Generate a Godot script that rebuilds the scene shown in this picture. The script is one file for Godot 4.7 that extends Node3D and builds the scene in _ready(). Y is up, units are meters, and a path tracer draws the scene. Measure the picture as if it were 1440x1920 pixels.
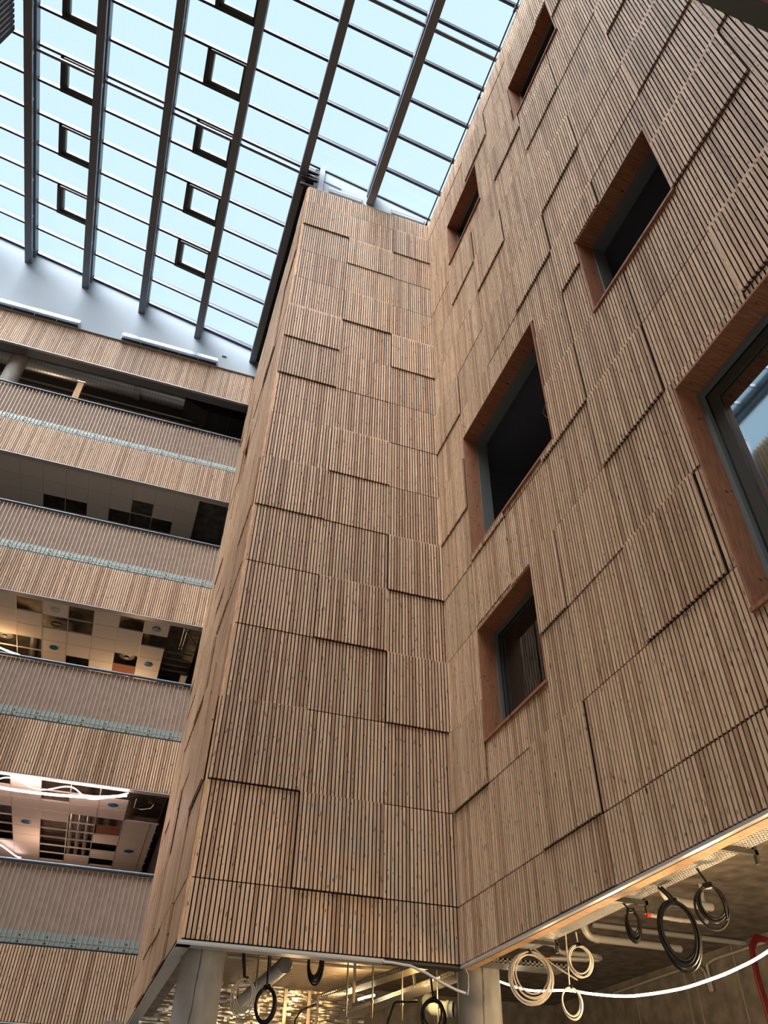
extends Node3D
# A timber-clad atrium under a pitched glass roof, seen from its floor. Metres, y up; the inner corner of the tower is x = 0, z = 0.

const PITCH := 0.0545        # one slat and its gap
const GAP := 0.0160
const ROW1 := 4.394          # lowest full panel joint
const PANEL := 1.1985
const TOP := 21.97
const BOTTOM := 3.735
const TOWER := 3.482         # width of the tower front
const FAR := -7.1            # plane of the balcony fronts
const CAM := Vector3(-4.452, 1.6, 10.0)
const CR := Vector3(0.944838, 0.015668, 0.327162)
const CU := Vector3(-0.228149, 0.748160, 0.623061)
const CB := Vector3(-0.235007, -0.663334, 0.710465)

var rng := RandomNumberGenerator.new()
var M := {}
var taken := {}


class MB:
	var v := PackedVector3Array()
	var n := PackedVector3Array()
	var uv := PackedVector2Array()
	var c := PackedColorArray()
	var i := PackedInt32Array()

	func quad(a: Vector3, b: Vector3, d: Vector3, e: Vector3, col := Color.WHITE, r := Rect2(0, 0, 1, 1)) -> void:
		var nn := (b - a).cross(d - a).normalized()
		var k := v.size()
		v.append_array(PackedVector3Array([a, b, d, e]))
		n.append_array(PackedVector3Array([nn, nn, nn, nn]))
		uv.append_array(PackedVector2Array([r.position, Vector2(r.end.x, r.position.y), r.end, Vector2(r.position.x, r.end.y)]))
		c.append_array(PackedColorArray([col, col, col, col]))
		i.append_array(PackedInt32Array([k, k + 2, k + 1, k, k + 3, k + 2]))

	func tri(a: Vector3, b: Vector3, d: Vector3, col := Color.WHITE) -> void:
		var nn := (b - a).cross(d - a).normalized()
		var k := v.size()
		v.append_array(PackedVector3Array([a, b, d]))
		n.append_array(PackedVector3Array([nn, nn, nn]))
		uv.append_array(PackedVector2Array([Vector2(0, 0), Vector2(1, 0), Vector2(1, 1)]))
		c.append_array(PackedColorArray([col, col, col]))
		i.append_array(PackedInt32Array([k, k + 2, k + 1]))

	# a box from a corner and three edges (right-handed); uv in metres
	func obox(o: Vector3, x: Vector3, y: Vector3, z: Vector3, col := Color.WHITE, s := 1.0) -> void:
		var lx := x.length() * s
		var ly := y.length() * s
		var lz := z.length() * s
		var off := Vector2(o.x + o.z, o.y) * 0.37
		quad(o + z, o + z + x, o + z + x + y, o + z + y, col, Rect2(off, Vector2(lx, ly)))
		quad(o + x, o, o + y, o + x + y, col, Rect2(off, Vector2(lx, ly)))
		quad(o + x + z, o + x, o + x + y, o + x + y + z, col, Rect2(off, Vector2(lz, ly)))
		quad(o, o + z, o + z + y, o + y, col, Rect2(off, Vector2(lz, ly)))
		quad(o + y + z, o + y + z + x, o + y + x, o + y, col, Rect2(off, Vector2(lx, lz)))
		quad(o, o + x, o + x + z, o + z, col, Rect2(off, Vector2(lx, lz)))

	func box(a: Vector3, b: Vector3, col := Color.WHITE) -> void:
		var lo := Vector3(minf(a.x, b.x), minf(a.y, b.y), minf(a.z, b.z))
		var d := (b - a).abs()
		obox(lo, Vector3(d.x, 0, 0), Vector3(0, d.y, 0), Vector3(0, 0, d.z), col)

	# a box with its long edges chamfered, lying along z
	func bevel_box(a: Vector3, b: Vector3, k: float, col := Color.WHITE) -> void:
		var lo := Vector3(minf(a.x, b.x), minf(a.y, b.y), minf(a.z, b.z))
		var hi := Vector3(maxf(a.x, b.x), maxf(a.y, b.y), maxf(a.z, b.z))
		prism([Vector2(lo.x + k, lo.y), Vector2(hi.x - k, lo.y), Vector2(hi.x, lo.y + k), Vector2(hi.x, hi.y - k), Vector2(hi.x - k, hi.y), Vector2(lo.x + k, hi.y), Vector2(lo.x, hi.y - k), Vector2(lo.x, lo.y + k)], Transform3D(Basis(), Vector3(0, 0, lo.z)), hi.z - lo.z, col)

	# a convex or simple outline in x-y (counter-clockwise), pushed along z of the given frame
	func prism(p: Array, at: Transform3D, depth: float, col := Color.WHITE) -> void:
		var z := Vector3(0, 0, depth)
		var w := []
		for q in p:
			w.append(Vector3(q.x, q.y, 0))
		for k in p.size():
			var a: Vector3 = w[k]
			var b: Vector3 = w[(k + 1) % p.size()]
			quad(at * a, at * b, at * (b + z), at * (a + z), col, Rect2(0, 0, a.distance_to(b), depth))
		var t := Geometry2D.triangulate_polygon(PackedVector2Array(p))
		for k in range(0, t.size(), 3):
			var a: Vector3 = w[t[k]]
			var b: Vector3 = w[t[k + 1]]
			var d: Vector3 = w[t[k + 2]]
			if (b - a).cross(d - a).z < 0:
				var s := b
				b = d
				d = s
			tri(at * (a + z), at * (b + z), at * (d + z), col)
			tri(at * a, at * d, at * b, col)

	func tube(p: Array, r: float, sides := 8, col := Color.WHITE, closed := false) -> void:
		var m := p.size()
		var up := Vector3.UP
		var t0: Vector3 = (p[1] - p[0]).normalized()
		if absf(t0.dot(up)) > 0.9:
			up = Vector3.RIGHT
		var side := t0.cross(up).normalized()
		var first := v.size()
		for k in m:
			var t: Vector3
			if closed:
				t = (p[(k + 1) % m] - p[(k + m - 1) % m]).normalized()
			else:
				t = (p[mini(k + 1, m - 1)] - p[maxi(k - 1, 0)]).normalized()
			side = (side - t * side.dot(t)).normalized()
			var o := t.cross(side)
			for s in sides:
				var g := TAU * s / sides
				var d := side * cos(g) + o * sin(g)
				v.append(p[k] + d * r)
				n.append(d)
				uv.append(Vector2(float(s) / sides, k * 0.1))
				c.append(col)
		for k in (m if closed else m - 1):
			for s in sides:
				var a := first + k * sides + s
				var b := first + k * sides + (s + 1) % sides
				var e := first + ((k + 1) % m) * sides + s
				var f := first + ((k + 1) % m) * sides + (s + 1) % sides
				i.append_array(PackedInt32Array([a, e, b, b, e, f]))
		if not closed:
			for q in [0, m - 1]:
				for s in range(1, sides - 1):
					i.append_array(PackedInt32Array([first + q * sides, first + q * sides + s, first + q * sides + s + 1]))

	# a round profile [Vector2(radius, along)] turned about the z axis of the frame
	func lathe(p: Array, at: Transform3D, sides := 24, col := Color.WHITE) -> void:
		for k in p.size() - 1:
			var a: Vector2 = p[k]
			var b: Vector2 = p[k + 1]
			var d := (b - a).normalized()
			var first := v.size()
			for s in sides + 1:
				var g := TAU * s / sides
				var e := Vector3(cos(g), sin(g), 0)
				var nn := (at.basis * (e * d.y - Vector3(0, 0, d.x))).normalized()
				for q in [a, b]:
					v.append(at * (e * q.x + Vector3(0, 0, q.y)))
					n.append(nn)
					uv.append(Vector2(float(s) / sides, q.y))
					c.append(col)
			for s in sides:
				var j := first + s * 2
				i.append_array(PackedInt32Array([j, j + 1, j + 2, j + 2, j + 1, j + 3]))

	func mesh() -> ArrayMesh:
		var arr := []
		arr.resize(Mesh.ARRAY_MAX)
		arr[Mesh.ARRAY_VERTEX] = v
		arr[Mesh.ARRAY_NORMAL] = n
		arr[Mesh.ARRAY_TEX_UV] = uv
		arr[Mesh.ARRAY_COLOR] = c
		arr[Mesh.ARRAY_INDEX] = i
		var m := ArrayMesh.new()
		m.add_surface_from_arrays(Mesh.PRIMITIVE_TRIANGLES, arr)
		return m


# ------------------------------------------------------------------ naming

func numbered(called: String) -> String:
	var k: int = taken.get(called, 0)
	taken[called] = k + 1
	return called if k == 0 else "%s_%03d" % [called, k]


func thing(called: String, label: String, category: String, at := Vector3.ZERO, group := "", basis_ := Basis()) -> Node3D:
	var o := Node3D.new()
	o.name = numbered(called)
	add_child(o)
	o.transform = Transform3D(basis_, at)
	o.set_meta("label", label)
	o.set_meta("category", category)
	if group:
		o.set_meta("group", group)
	return o


func struct(called: String, label: String, category: String, at := Vector3.ZERO, basis_ := Basis()) -> Node3D:
	var o := thing(called, label, category, at, "", basis_)
	o.set_meta("kind", "structure")
	return o


func part(parent: Node3D, called: String, mesh: Mesh, mat: Material, at := Vector3.ZERO) -> MeshInstance3D:
	var o := MeshInstance3D.new()
	o.name = called
	o.mesh = mesh
	o.material_override = mat
	o.position = at
	parent.add_child(o, true)
	return o


func solid(called: String, b: MB, mat: Material, label: String, category: String, group := "") -> MeshInstance3D:
	var o := MeshInstance3D.new()
	o.name = numbered(called)
	o.mesh = b.mesh()
	o.material_override = mat
	add_child(o)
	o.set_meta("label", label)
	o.set_meta("category", category)
	if group:
		o.set_meta("group", group)
	return o


func omni(at: Vector3, energy: float, col: Color, size := 0.05, reach := 20.0) -> void:
	var l := OmniLight3D.new()
	l.name = numbered("lamp_light")
	l.position = at
	l.light_energy = energy
	l.light_color = col
	l.light_size = size
	l.omni_range = reach
	l.omni_attenuation = 2.0
	l.shadow_enabled = true
	add_child(l)


# ------------------------------------------------------------------ materials

func plain(col: Color, rough := 0.7, metal := 0.0) -> StandardMaterial3D:
	var m := StandardMaterial3D.new()
	m.albedo_color = col
	m.roughness = rough
	m.metallic = metal
	return m


func noisy(lo: Color, hi: Color, scale: Vector3, rough := 0.85, freq := 0.012, seed_ := 1, bump := 0.0, metal := 0.0) -> StandardMaterial3D:
	var f := FastNoiseLite.new()
	f.noise_type = FastNoiseLite.TYPE_SIMPLEX_SMOOTH
	f.frequency = freq
	f.fractal_octaves = 5
	f.seed = seed_
	var t := NoiseTexture2D.new()
	t.width = 512
	t.height = 512
	t.seamless = true
	t.noise = f
	var g := Gradient.new()
	g.set_color(0, lo)
	g.set_color(1, hi)
	t.color_ramp = g
	var m := StandardMaterial3D.new()
	m.albedo_texture = t
	m.uv1_triplanar = true
	m.uv1_world_triplanar = true
	m.uv1_scale = scale
	m.roughness = rough
	m.metallic = metal
	if bump > 0.0:
		var h := NoiseTexture2D.new()
		h.width = 512
		h.height = 512
		h.seamless = true
		h.noise = f
		m.heightmap_enabled = true
		m.heightmap_texture = h
		m.heightmap_scale = bump
	return m


# an atlas of 16 strips of larch, each one slat wide and 2.4 m long
func wood_atlas(w: int, h: int, strips: int, knots: int, dark: float, seed_: int) -> ImageTexture:
	var r := RandomNumberGenerator.new()
	r.seed = seed_
	var f := FastNoiseLite.new()
	f.seed = seed_
	f.noise_type = FastNoiseLite.TYPE_SIMPLEX
	f.frequency = 1.0
	f.fractal_octaves = 2
	var sw := w / strips
	var kn := []
	for s in strips:
		var list := []
		for k in knots:
			list.append([r.randf_range(0.1, 0.9) * sw, r.randf() * h, r.randf_range(0.06, 0.17) * sw, r.randf_range(0.5, 1.0), r.randf_range(0.8, 2.2)])
		kn.append(list)
	var data := PackedByteArray()
	data.resize(w * h * 3)
	var at := 0
	for y in h:
		for s in strips:
			var near := []
			for q in kn[s]:
				if absf(y - q[1]) < q[2] * 8.0:
					near.append(q)
			for x in sw:
				var bend := 0.0
				var ink := 0.0
				for q in near:
					var dx: float = x - q[0]
					var dy: float = (y - q[1]) / q[4] / 1.6
					var rr: float = q[2]
					var d2 := (dx * dx + dy * dy) / (rr * rr)
					if d2 < 1.6:
						ink = maxf(ink, clampf(1.5 - d2, 0.0, 1.0) * q[3])
					bend += exp(-d2 * 0.12) * signf(dx) * rr * 0.5
				var g := f.get_noise_2d((x + s * 97.0 - bend) * 0.16, y * 0.004)
				var fine := f.get_noise_2d((x + s * 53.0) * 0.9, y * 0.02 + 300.0)
				var t := 1.0 + g * 0.16 + fine * 0.07 - ink * dark
				data[at] = clampi(int(208.0 * t + ink * 6.0), 0, 255)
				data[at + 1] = clampi(int(177.0 * t - ink * 8.0), 0, 255)
				data[at + 2] = clampi(int(145.0 * t - ink * 12.0), 0, 255)
				at += 3
	return ImageTexture.create_from_image(Image.create_from_data(w, h, false, Image.FORMAT_RGB8, data))


func make_materials() -> void:
	var atlas := wood_atlas(512, 1024, 16, 5, 0.5, 5)
	var m := plain(Color.WHITE, 0.58)
	m.albedo_texture = atlas
	m.vertex_color_use_as_albedo = true
	m.metallic_specular = 0.5
	M.wood = m
	var board := wood_atlas(256, 512, 8, 2, 0.55, 11)
	m = plain(Color(0.67, 0.52, 0.44), 0.6)
	m.albedo_texture = board
	M.lining = m
	m = plain(Color(1.0, 0.93, 0.84), 0.7)
	m.albedo_texture = board
	M.pine = m
	M.membrane = plain(Color(0.06, 0.045, 0.04), 0.95)
	M.concrete = noisy(Color(0.40, 0.38, 0.35), Color(0.60, 0.57, 0.53), Vector3(0.45, 0.45, 0.45), 0.9, 0.012, 3, 0.15)
	M.column = noisy(Color(0.56, 0.54, 0.51), Color(0.70, 0.68, 0.65), Vector3(0.7, 0.3, 0.7), 0.8, 0.012, 8, 0.08)
	M.soffit = noisy(Color(0.36, 0.33, 0.30), Color(0.56, 0.52, 0.47), Vector3(0.35, 0.35, 0.5), 0.85, 0.016, 21, 0.2)
	M.floor = noisy(Color(0.42, 0.40, 0.37), Color(0.55, 0.53, 0.50), Vector3(0.3, 0.3, 0.3), 0.8, 0.01, 17)
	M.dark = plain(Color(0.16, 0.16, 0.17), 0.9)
	M.stain = plain(Color(0.40, 0.38, 0.365), 0.8)
	M.room = plain(Color(0.34, 0.345, 0.38), 0.85)
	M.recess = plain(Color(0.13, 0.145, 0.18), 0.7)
	M.white = plain(Color(0.64, 0.69, 0.735), 0.85)
	M.trough = plain(Color(0.80, 0.84, 0.90), 0.25, 0.6)
	M.tile = noisy(Color(0.80, 0.78, 0.75), Color(0.85, 0.83, 0.80), Vector3(1, 1, 1), 0.95, 0.05, 31)
	M.grid = plain(Color(0.72, 0.70, 0.67), 0.5)
	M.steel = plain(Color(0.41, 0.435, 0.47), 0.42, 0.15)
	M.alu = plain(Color(0.27, 0.285, 0.35), 0.35, 0.3)
	M.edge = plain(Color(0.74, 0.73, 0.72), 0.4, 0.3)
	M.frame = plain(Color(0.42, 0.45, 0.45), 0.4, 0.3)
	M.darkframe = plain(Color(0.25, 0.245, 0.22), 0.45, 0.2)
	M.rail = plain(Color(0.36, 0.41, 0.47), 0.35, 0.4)
	M.baluster = plain(Color(0.80, 0.75, 0.68), 0.4, 0.3)
	M.plate = plain(Color(0.53, 0.58, 0.57), 0.5, 0.35)
	M.board = noisy(Color(0.56, 0.48, 0.425), Color(0.63, 0.55, 0.495), Vector3(0.4, 0.4, 0.4), 0.85, 0.02, 41)
	M.galv = plain(Color(0.66, 0.66, 0.65), 0.35, 0.8)
	M.duct = plain(Color(0.74, 0.75, 0.77), 0.32, 0.85)
	M.foil = plain(Color(0.86, 0.84, 0.81), 0.28, 0.85)
	M.deck = plain(Color(0.50, 0.47, 0.43), 0.45, 0.3)
	M.black = plain(Color(0.025, 0.025, 0.028), 0.45)
	M.cable = plain(Color(0.82, 0.78, 0.72), 0.5)
	M.red = plain(Color(0.42, 0.07, 0.06), 0.5)
	M.orange = plain(Color(0.9, 0.25, 0.1), 0.5)
	M.copper = plain(Color(0.75, 0.45, 0.3), 0.35, 0.7)
	M.bluefilm = plain(Color(0.10, 0.40, 0.62), 0.4)
	M.brown = plain(Color(0.50, 0.30, 0.18), 0.8)
	M.pipe = plain(Color(0.74, 0.72, 0.69), 0.4, 0.2)
	m = plain(Color(0.75, 0.88, 0.95, 0.06), 0.02)
	m.transparency = BaseMaterial3D.TRANSPARENCY_ALPHA
	M.pane = m
	m = plain(Color(0.12, 0.13, 0.12, 0.35), 0.02)
	m.transparency = BaseMaterial3D.TRANSPARENCY_ALPHA
	M.glass = m
	M.mirror = plain(Color(0.62, 0.66, 0.68), 0.03, 1.0)
	m = plain(Color(1, 1, 1), 0.5)
	m.emission_enabled = true
	m.emission = Color(1.0, 0.93, 0.80)
	m.emission_energy_multiplier = 9.0
	M.led = m
	m = plain(Color(1, 1, 1), 0.5)
	m.emission_enabled = true
	m.emission = Color(1.0, 0.86, 0.84)
	m.emission_energy_multiplier = 9.0
	M.ledpink = m


# ------------------------------------------------------------------ timber cladding

func seen_size(p: Vector3, nrm: Vector3, w: float, h: float) -> float:
	var d := p - CAM
	var z := -d.dot(CB)
	if z < 0.5:
		return 0.0
	if absf(d.dot(CR) / z) > 0.53 or absf(d.dot(CU) / z) > 0.69:
		return 0.0
	var q := d.length_squared()
	return maxf(0.0, -d.dot(nrm)) / sqrt(q) * w * h / q


func minus(a: Rect2, b: Rect2) -> Array:
	if not a.intersects(b):
		return [a]
	var q := a.intersection(b)
	var out := []
	if q.position.y > a.position.y + 0.001:
		out.append(Rect2(a.position, Vector2(a.size.x, q.position.y - a.position.y)))
	if q.end.y < a.end.y - 0.001:
		out.append(Rect2(a.position.x, q.end.y, a.size.x, a.end.y - q.end.y))
	if q.position.x > a.position.x + 0.001:
		out.append(Rect2(a.position.x, q.position.y, q.position.x - a.position.x, q.size.y))
	if q.end.x < a.end.x - 0.001:
		out.append(Rect2(q.end.x, q.position.y, a.end.x - q.end.x, q.size.y))
	return out


func tone(shade: float) -> Color:
	var k := rng.randf()
	var c := Color(1.0, 0.98, 0.96)
	if k < 0.18:
		c = Color(0.66, 0.56, 0.49)
	elif k < 0.42:
		c = Color(0.80, 0.73, 0.68)
	elif k < 0.72:
		c = Color(0.94, 0.89, 0.85)
	return c * shade * rng.randf_range(0.92, 1.06)


func slat_box(b: MB, o: Vector3, w: float, h: float, t: float, col: Color) -> void:
	var s := rng.randi_range(0, 15)
	var u0 := s / 16.0 + 0.004
	var u1 := (s + 1) / 16.0 - 0.004
	if rng.randf() < 0.5:
		var q := u0
		u0 = u1
		u1 = q
	var v0 := rng.randf()
	var v1 := v0 + h / 2.4
	# lamella section: wide at the face, narrower at the back
	var x := Vector3(w, 0, 0)
	var y := Vector3(0, h, 0)
	var z := Vector3(0, 0, t)
	var k := Vector3(0.011, 0, 0)
	b.quad(o + z, o + z + x, o + z + x + y, o + z + y, col, Rect2(u0, v0, u1 - u0, v1 - v0))
	b.quad(o + x + z, o + x - k, o + x - k + y, o + x + y + z, col, Rect2(u1, v0, (u0 - u1) * 0.4, v1 - v0))
	b.quad(o + k, o + z, o + z + y, o + k + y, col, Rect2(u0, v0, (u1 - u0) * 0.4, v1 - v0))
	b.quad(o + y + z, o + y + z + x, o + y + x - k, o + y + k, col, Rect2(u0, v0, u1 - u0, 0.01))
	b.quad(o + k, o + x - k, o + x + z, o + z, col, Rect2(u0, v0, u1 - u0, 0.01))


# Panels of slats on a wall whose frame has x along it, y up and z out of it.
func clad(wall: Node3D, cols: Array, rows: Array, holes: Array, depth: Dictionary, singles: int, jitter := 0.012, joint := 0.008) -> void:
	var t := wall.transform
	var list := []
	for r in rows.size() - 1:
		for c in cols.size() - 1:
			var cell := Rect2(cols[c], rows[r], cols[c + 1] - cols[c], rows[r + 1] - rows[r])
			var rects := [cell]
			for hole in holes:
				var next := []
				for q in rects:
					next.append_array(minus(q, hole))
				rects = next
			if rects.is_empty():
				continue
			var dw: float = depth.get(Vector2i(c, r), 0.0)
			if dw == 0.0:
				dw = [0.0, 0.0, jitter, jitter * 0.6][rng.randi() % 4]
			var shade := rng.randf_range(0.86, 1.05)
			var b := MB.new()
			for q in rects:
				b.box(Vector3(q.position.x + 0.002, q.position.y + 0.003, -0.07), Vector3(q.end.x - 0.002, q.end.y - 0.003, dw - 0.03))
			var panel := part(wall, "panel", b.mesh(), M.membrane)
			var count := maxi(1, roundi(cell.size.x / PITCH))
			var pitch := cell.size.x / count
			for k in count:
				var u := cell.position.x + pitch * k + GAP * 0.5
				var w := pitch - GAP
				var spans := [Vector2(cell.position.y + joint, cell.end.y - joint)]
				for hole in holes:
					if hole.position.x - 0.01 < u + w * 0.5 and u + w * 0.5 < hole.end.x + 0.01:
						var next := []
						for s in spans:
							if hole.end.y < s.x or hole.position.y > s.y:
								next.append(s)
							else:
								if hole.position.y - s.x > 0.02:
									next.append(Vector2(s.x, hole.position.y))
								if s.y - hole.end.y > 0.02:
									next.append(Vector2(hole.end.y, s.y))
						spans = next
				var col := tone(shade)
				for s in spans:
					var mid := t * Vector3(u + w * 0.5, (s.x + s.y) * 0.5, dw)
					list.append({"panel": panel, "o": Vector3(u, s.x, dw), "w": w, "h": s.y - s.x, "c": col, "size": seen_size(mid, t.basis.z, w, s.y - s.x)})
	var order := range(list.size())
	order.sort_custom(func(a, b): return list[a].size > list[b].size)
	var alone := {}
	for k in mini(singles, order.size()):
		if list[order[k]].size > 0.0:
			alone[order[k]] = true
	var rest := {}
	for k in list.size():
		var q: Dictionary = list[k]
		if alone.has(k):
			var b := MB.new()
			slat_box(b, Vector3.ZERO, q.w, q.h, 0.030, q.c)
			part(q.panel, "slat", b.mesh(), M.wood, q.o)
		else:
			if not rest.has(q.panel):
				rest[q.panel] = MB.new()
			slat_box(rest[q.panel], q.o, q.w, q.h, 0.030, q.c)
	for p in rest:
		var o := part(p, "slats", rest[p].mesh(), M.wood)
		o.set_meta("kind", "stuff")


func core(wall: Node3D, area: Rect2, holes: Array, front: float, back: float, mat: Material) -> void:
	var rects := [area]
	for hole in holes:
		var next := []
		for q in rects:
			next.append_array(minus(q, hole))
		rects = next
	var b := MB.new()
	for q in rects:
		b.box(Vector3(q.position.x, q.position.y, back), Vector3(q.end.x, q.end.y, front))
	part(wall, "core", b.mesh(), mat)


func panel_rows(hi := 16) -> Array:
	var rows := [BOTTOM]
	for k in range(0, hi):
		rows.append(ROW1 + PANEL * k)
	rows.pop_back()
	rows.append(TOP)
	return rows


# ------------------------------------------------------------------ walls

var openings := [  # on the right wall: x along it (= world z), y
	Rect2(4.67, 18.1, 1.76, 1.70), Rect2(1.22, 18.08, 1.73, 1.75), Rect2(5.34, 10.345, 1.76, 1.745),
	Rect2(1.22, 9.29, 2.72, 2.785), Rect2(1.20, 6.15, 1.74, 1.765), Rect2(6.11, 5.125, 2.45, 2.75)]


func build_walls() -> void:
	var rows := panel_rows()
	# the tower front
	var wall := struct("wall_back", "narrow timber slatted tower front facing us, between the two outer corners", "wall", Vector3(-TOWER, 0, 0))
	var d := {}
	for q in [[0, 2], [0, 6], [0, 9], [0, 14], [1, 1], [1, 4], [1, 7], [1, 11], [1, 13], [2, 3], [2, 5], [2, 10], [2, 14]]:
		d[Vector2i(q[0], q[1])] = 0.036
	d[Vector2i(0, 10)] = 0.066
	clad(wall, [0.0, 1.222, 2.412, 3.482], rows, [], d, 300)
	core(wall, Rect2(0.02, BOTTOM, TOWER - 0.04, TOP - BOTTOM), [], -0.07, -0.30, M.concrete)
	var b := MB.new()
	b.box(Vector3(-0.03, 3.695, -0.02), Vector3(2.45, 3.725, 0.035))
	b.box(Vector3(-0.03, 3.68, -0.13), Vector3(2.45, 3.697, 0.03))
	part(wall, "edge_trim", b.mesh(), M.edge)
	b = MB.new()
	b.box(Vector3(2.45, 3.70, -0.16), Vector3(3.50, 3.728, 0.02))
	part(wall, "edge_channel", b.mesh(), M.darkframe)
	# the white upstand over it, under the sloping glass
	b = MB.new()
	b.prism([Vector2(0.38, 21.90), Vector2(3.75, 21.90), Vector2(3.75, 22.60), Vector2(0.38, 23.44)], Transform3D(Basis(), Vector3(0, 0, -0.22)), 0.12)
	part(wall, "upstand", b.mesh(), M.white)
	b = MB.new()
	b.box(Vector3(0.24, 21.9, -0.12), Vector3(0.38, 23.42, -0.03))
	part(wall, "upstand_return", b.mesh(), M.white)
	b = MB.new()
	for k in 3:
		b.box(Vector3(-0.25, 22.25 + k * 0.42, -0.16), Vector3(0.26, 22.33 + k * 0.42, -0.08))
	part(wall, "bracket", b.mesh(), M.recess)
	b = MB.new()
	b.box(Vector3(0, TOP - 0.005, -0.10), Vector3(TOWER, TOP + 0.012, 0.036))
	part(wall, "coping", b.mesh(), M.pine)

	# the long wall on the right
	wall = struct("wall_right", "long timber slatted wall with six window openings along the right side", "wall", Vector3.ZERO, Basis(Vector3(0, 0, 1), Vector3.UP, Vector3(-1, 0, 0)))
	d = {}
	for q in [[2, 1], [0, 2], [4, 2], [2, 3], [4, 4], [3, 5], [6, 4], [0, 6], [6, 6], [4, 7], [7, 7], [0, 8], [3, 8], [6, 8], [4, 9], [2, 10], [6, 10], [1, 11], [4, 11], [3, 12], [2, 14], [5, 13], [7, 12], [6, 14], [1, 5], [7, 9], [5, 6], [7, 2], [6, 1]]:
		d[Vector2i(q[0], q[1])] = 0.036
	clad(wall, [0.0, 1.2, 2.385, 3.59, 4.80, 6.0, 7.25, 8.43, 9.6, 10.8, 12.0], rows, openings, d, 300)
	core(wall, Rect2(-0.02, 4.45, 22.0, TOP - 4.45), openings, -0.07, -0.42, M.concrete)
	b = MB.new()
	b.box(Vector3(-0.02, BOTTOM, -0.13), Vector3(12, 4.45, -0.07))
	part(wall, "skirt", b.mesh(), M.concrete)
	b = MB.new()
	b.box(Vector3(0, 3.70, -0.02), Vector3(12, 3.727, 0.034))
	part(wall, "edge_trim", b.mesh(), M.edge)
	b = MB.new()
	b.box(Vector3(0, 3.695, -0.13), Vector3(12, 3.715, -0.02))
	part(wall, "edge_board", b.mesh(), M.pine)
	b = MB.new()
	b.box(Vector3(0, TOP - 0.005, -0.12), Vector3(12, TOP + 0.012, 0.036))
	part(wall, "coping", b.mesh(), M.pine)
	b = MB.new()
	b.prism([Vector2(0, TOP), Vector2(12, TOP), Vector2(12, 22.35), Vector2(0, 22.35)], Transform3D(Basis(), Vector3(0, 0, -0.9)), 0.2)
	part(wall, "roof_kerb", b.mesh(), M.white)

	# the side of the tower, seen at a glancing angle
	wall = struct("wall_left", "side of the timber tower seen edge on, left of the tower front", "wall", Vector3(-TOWER, 0, FAR), Basis(Vector3(0, 0, 1), Vector3.UP, Vector3(-1, 0, 0)))
	d = {}
	for c in 6:
		for r in range(0, 16):
			if rng.randf() < 0.42:
				d[Vector2i(c, r)] = [0.032, 0.046][rng.randi() % 2]
	var slot := [Rect2(2.35, 14.5, 1.15, 1.75)]
	clad(wall, [0.02, 1.1, 2.3, 3.5, 4.7, 5.9, 7.07], rows, slot, d, 0)
	core(wall, Rect2(0.0, BOTTOM, 7.05, TOP - BOTTOM), slot, -0.07, -0.30, M.concrete)
	b = MB.new()
	b.box(Vector3(0, 3.695, -0.02), Vector3(7.12, 3.72, 0.03))
	part(wall, "edge_strip", b.mesh(), M.dark)
	b = MB.new()
	b.box(Vector3(0, 3.68, -0.13), Vector3(7.12, 3.697, 0.03))
	part(wall, "edge_trim", b.mesh(), M.edge)
	b = MB.new()
	var q: Rect2 = slot[0]
	b.box(Vector3(q.position.x, q.position.y, -0.3), Vector3(q.position.x + 0.03, q.end.y, 0.02))
	b.box(Vector3(q.end.x - 0.03, q.position.y, -0.3), Vector3(q.end.x, q.end.y, 0.02))
	b.box(Vector3(q.position.x, q.end.y - 0.03, -0.3), Vector3(q.end.x, q.end.y, 0.02))
	b.box(Vector3(q.position.x, q.position.y, -0.3), Vector3(q.end.x, q.position.y + 0.03, 0.02))
	part(wall, "window_lining", b.mesh(), M.lining)
	b = MB.new()
	b.box(Vector3(q.position.x, q.position.y, -0.34), Vector3(q.end.x, q.end.y, -0.3))
	part(wall, "window_pane", b.mesh(), M.dark)
	b = MB.new()
	b.box(Vector3(7.062, BOTTOM, -0.02), Vector3(7.105, TOP, 0.024))
	part(wall, "corner_post", b.mesh(), M.pine)
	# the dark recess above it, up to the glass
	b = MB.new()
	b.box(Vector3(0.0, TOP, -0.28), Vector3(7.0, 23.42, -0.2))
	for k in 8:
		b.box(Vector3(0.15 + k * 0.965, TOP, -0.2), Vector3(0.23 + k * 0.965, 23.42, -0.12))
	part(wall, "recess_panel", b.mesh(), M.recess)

	# what closes the hall where the photograph does not look
	b = MB.new()
	b.box(Vector3(-30, -0.3, -16), Vector3(14, 0, 34))
	var f := solid("floor", b, M.floor, "bare concrete floor of the hall, below the picture", "floor")
	f.set_meta("kind", "structure")
	b = MB.new()
	b.box(Vector3(-17.5, 8.4, 12.4), Vector3(-0.1, 26, 12.7))
	f = solid("wall_front", b, M.pine, "timber wall behind the near gallery, out of the picture", "wall")
	f.set_meta("kind", "structure")
	b = MB.new()
	b.box(Vector3(-17.9, 0, -14), Vector3(-17.6, 26.2, 24))
	f = solid("wall_outer", b, M.lining, "slatted outer wall of the hall, far left beyond the picture", "wall")
	f.set_meta("kind", "structure")
	b = MB.new()
	for k in 95:
		b.box(Vector3(-17.6, 8.0, -7.0 + k * 0.2), Vector3(-17.54, 26.25, -6.87 + k * 0.2))
	var ribs := part(f, "slats", b.mesh(), M.pine)
	ribs.set_meta("kind", "stuff")


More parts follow.
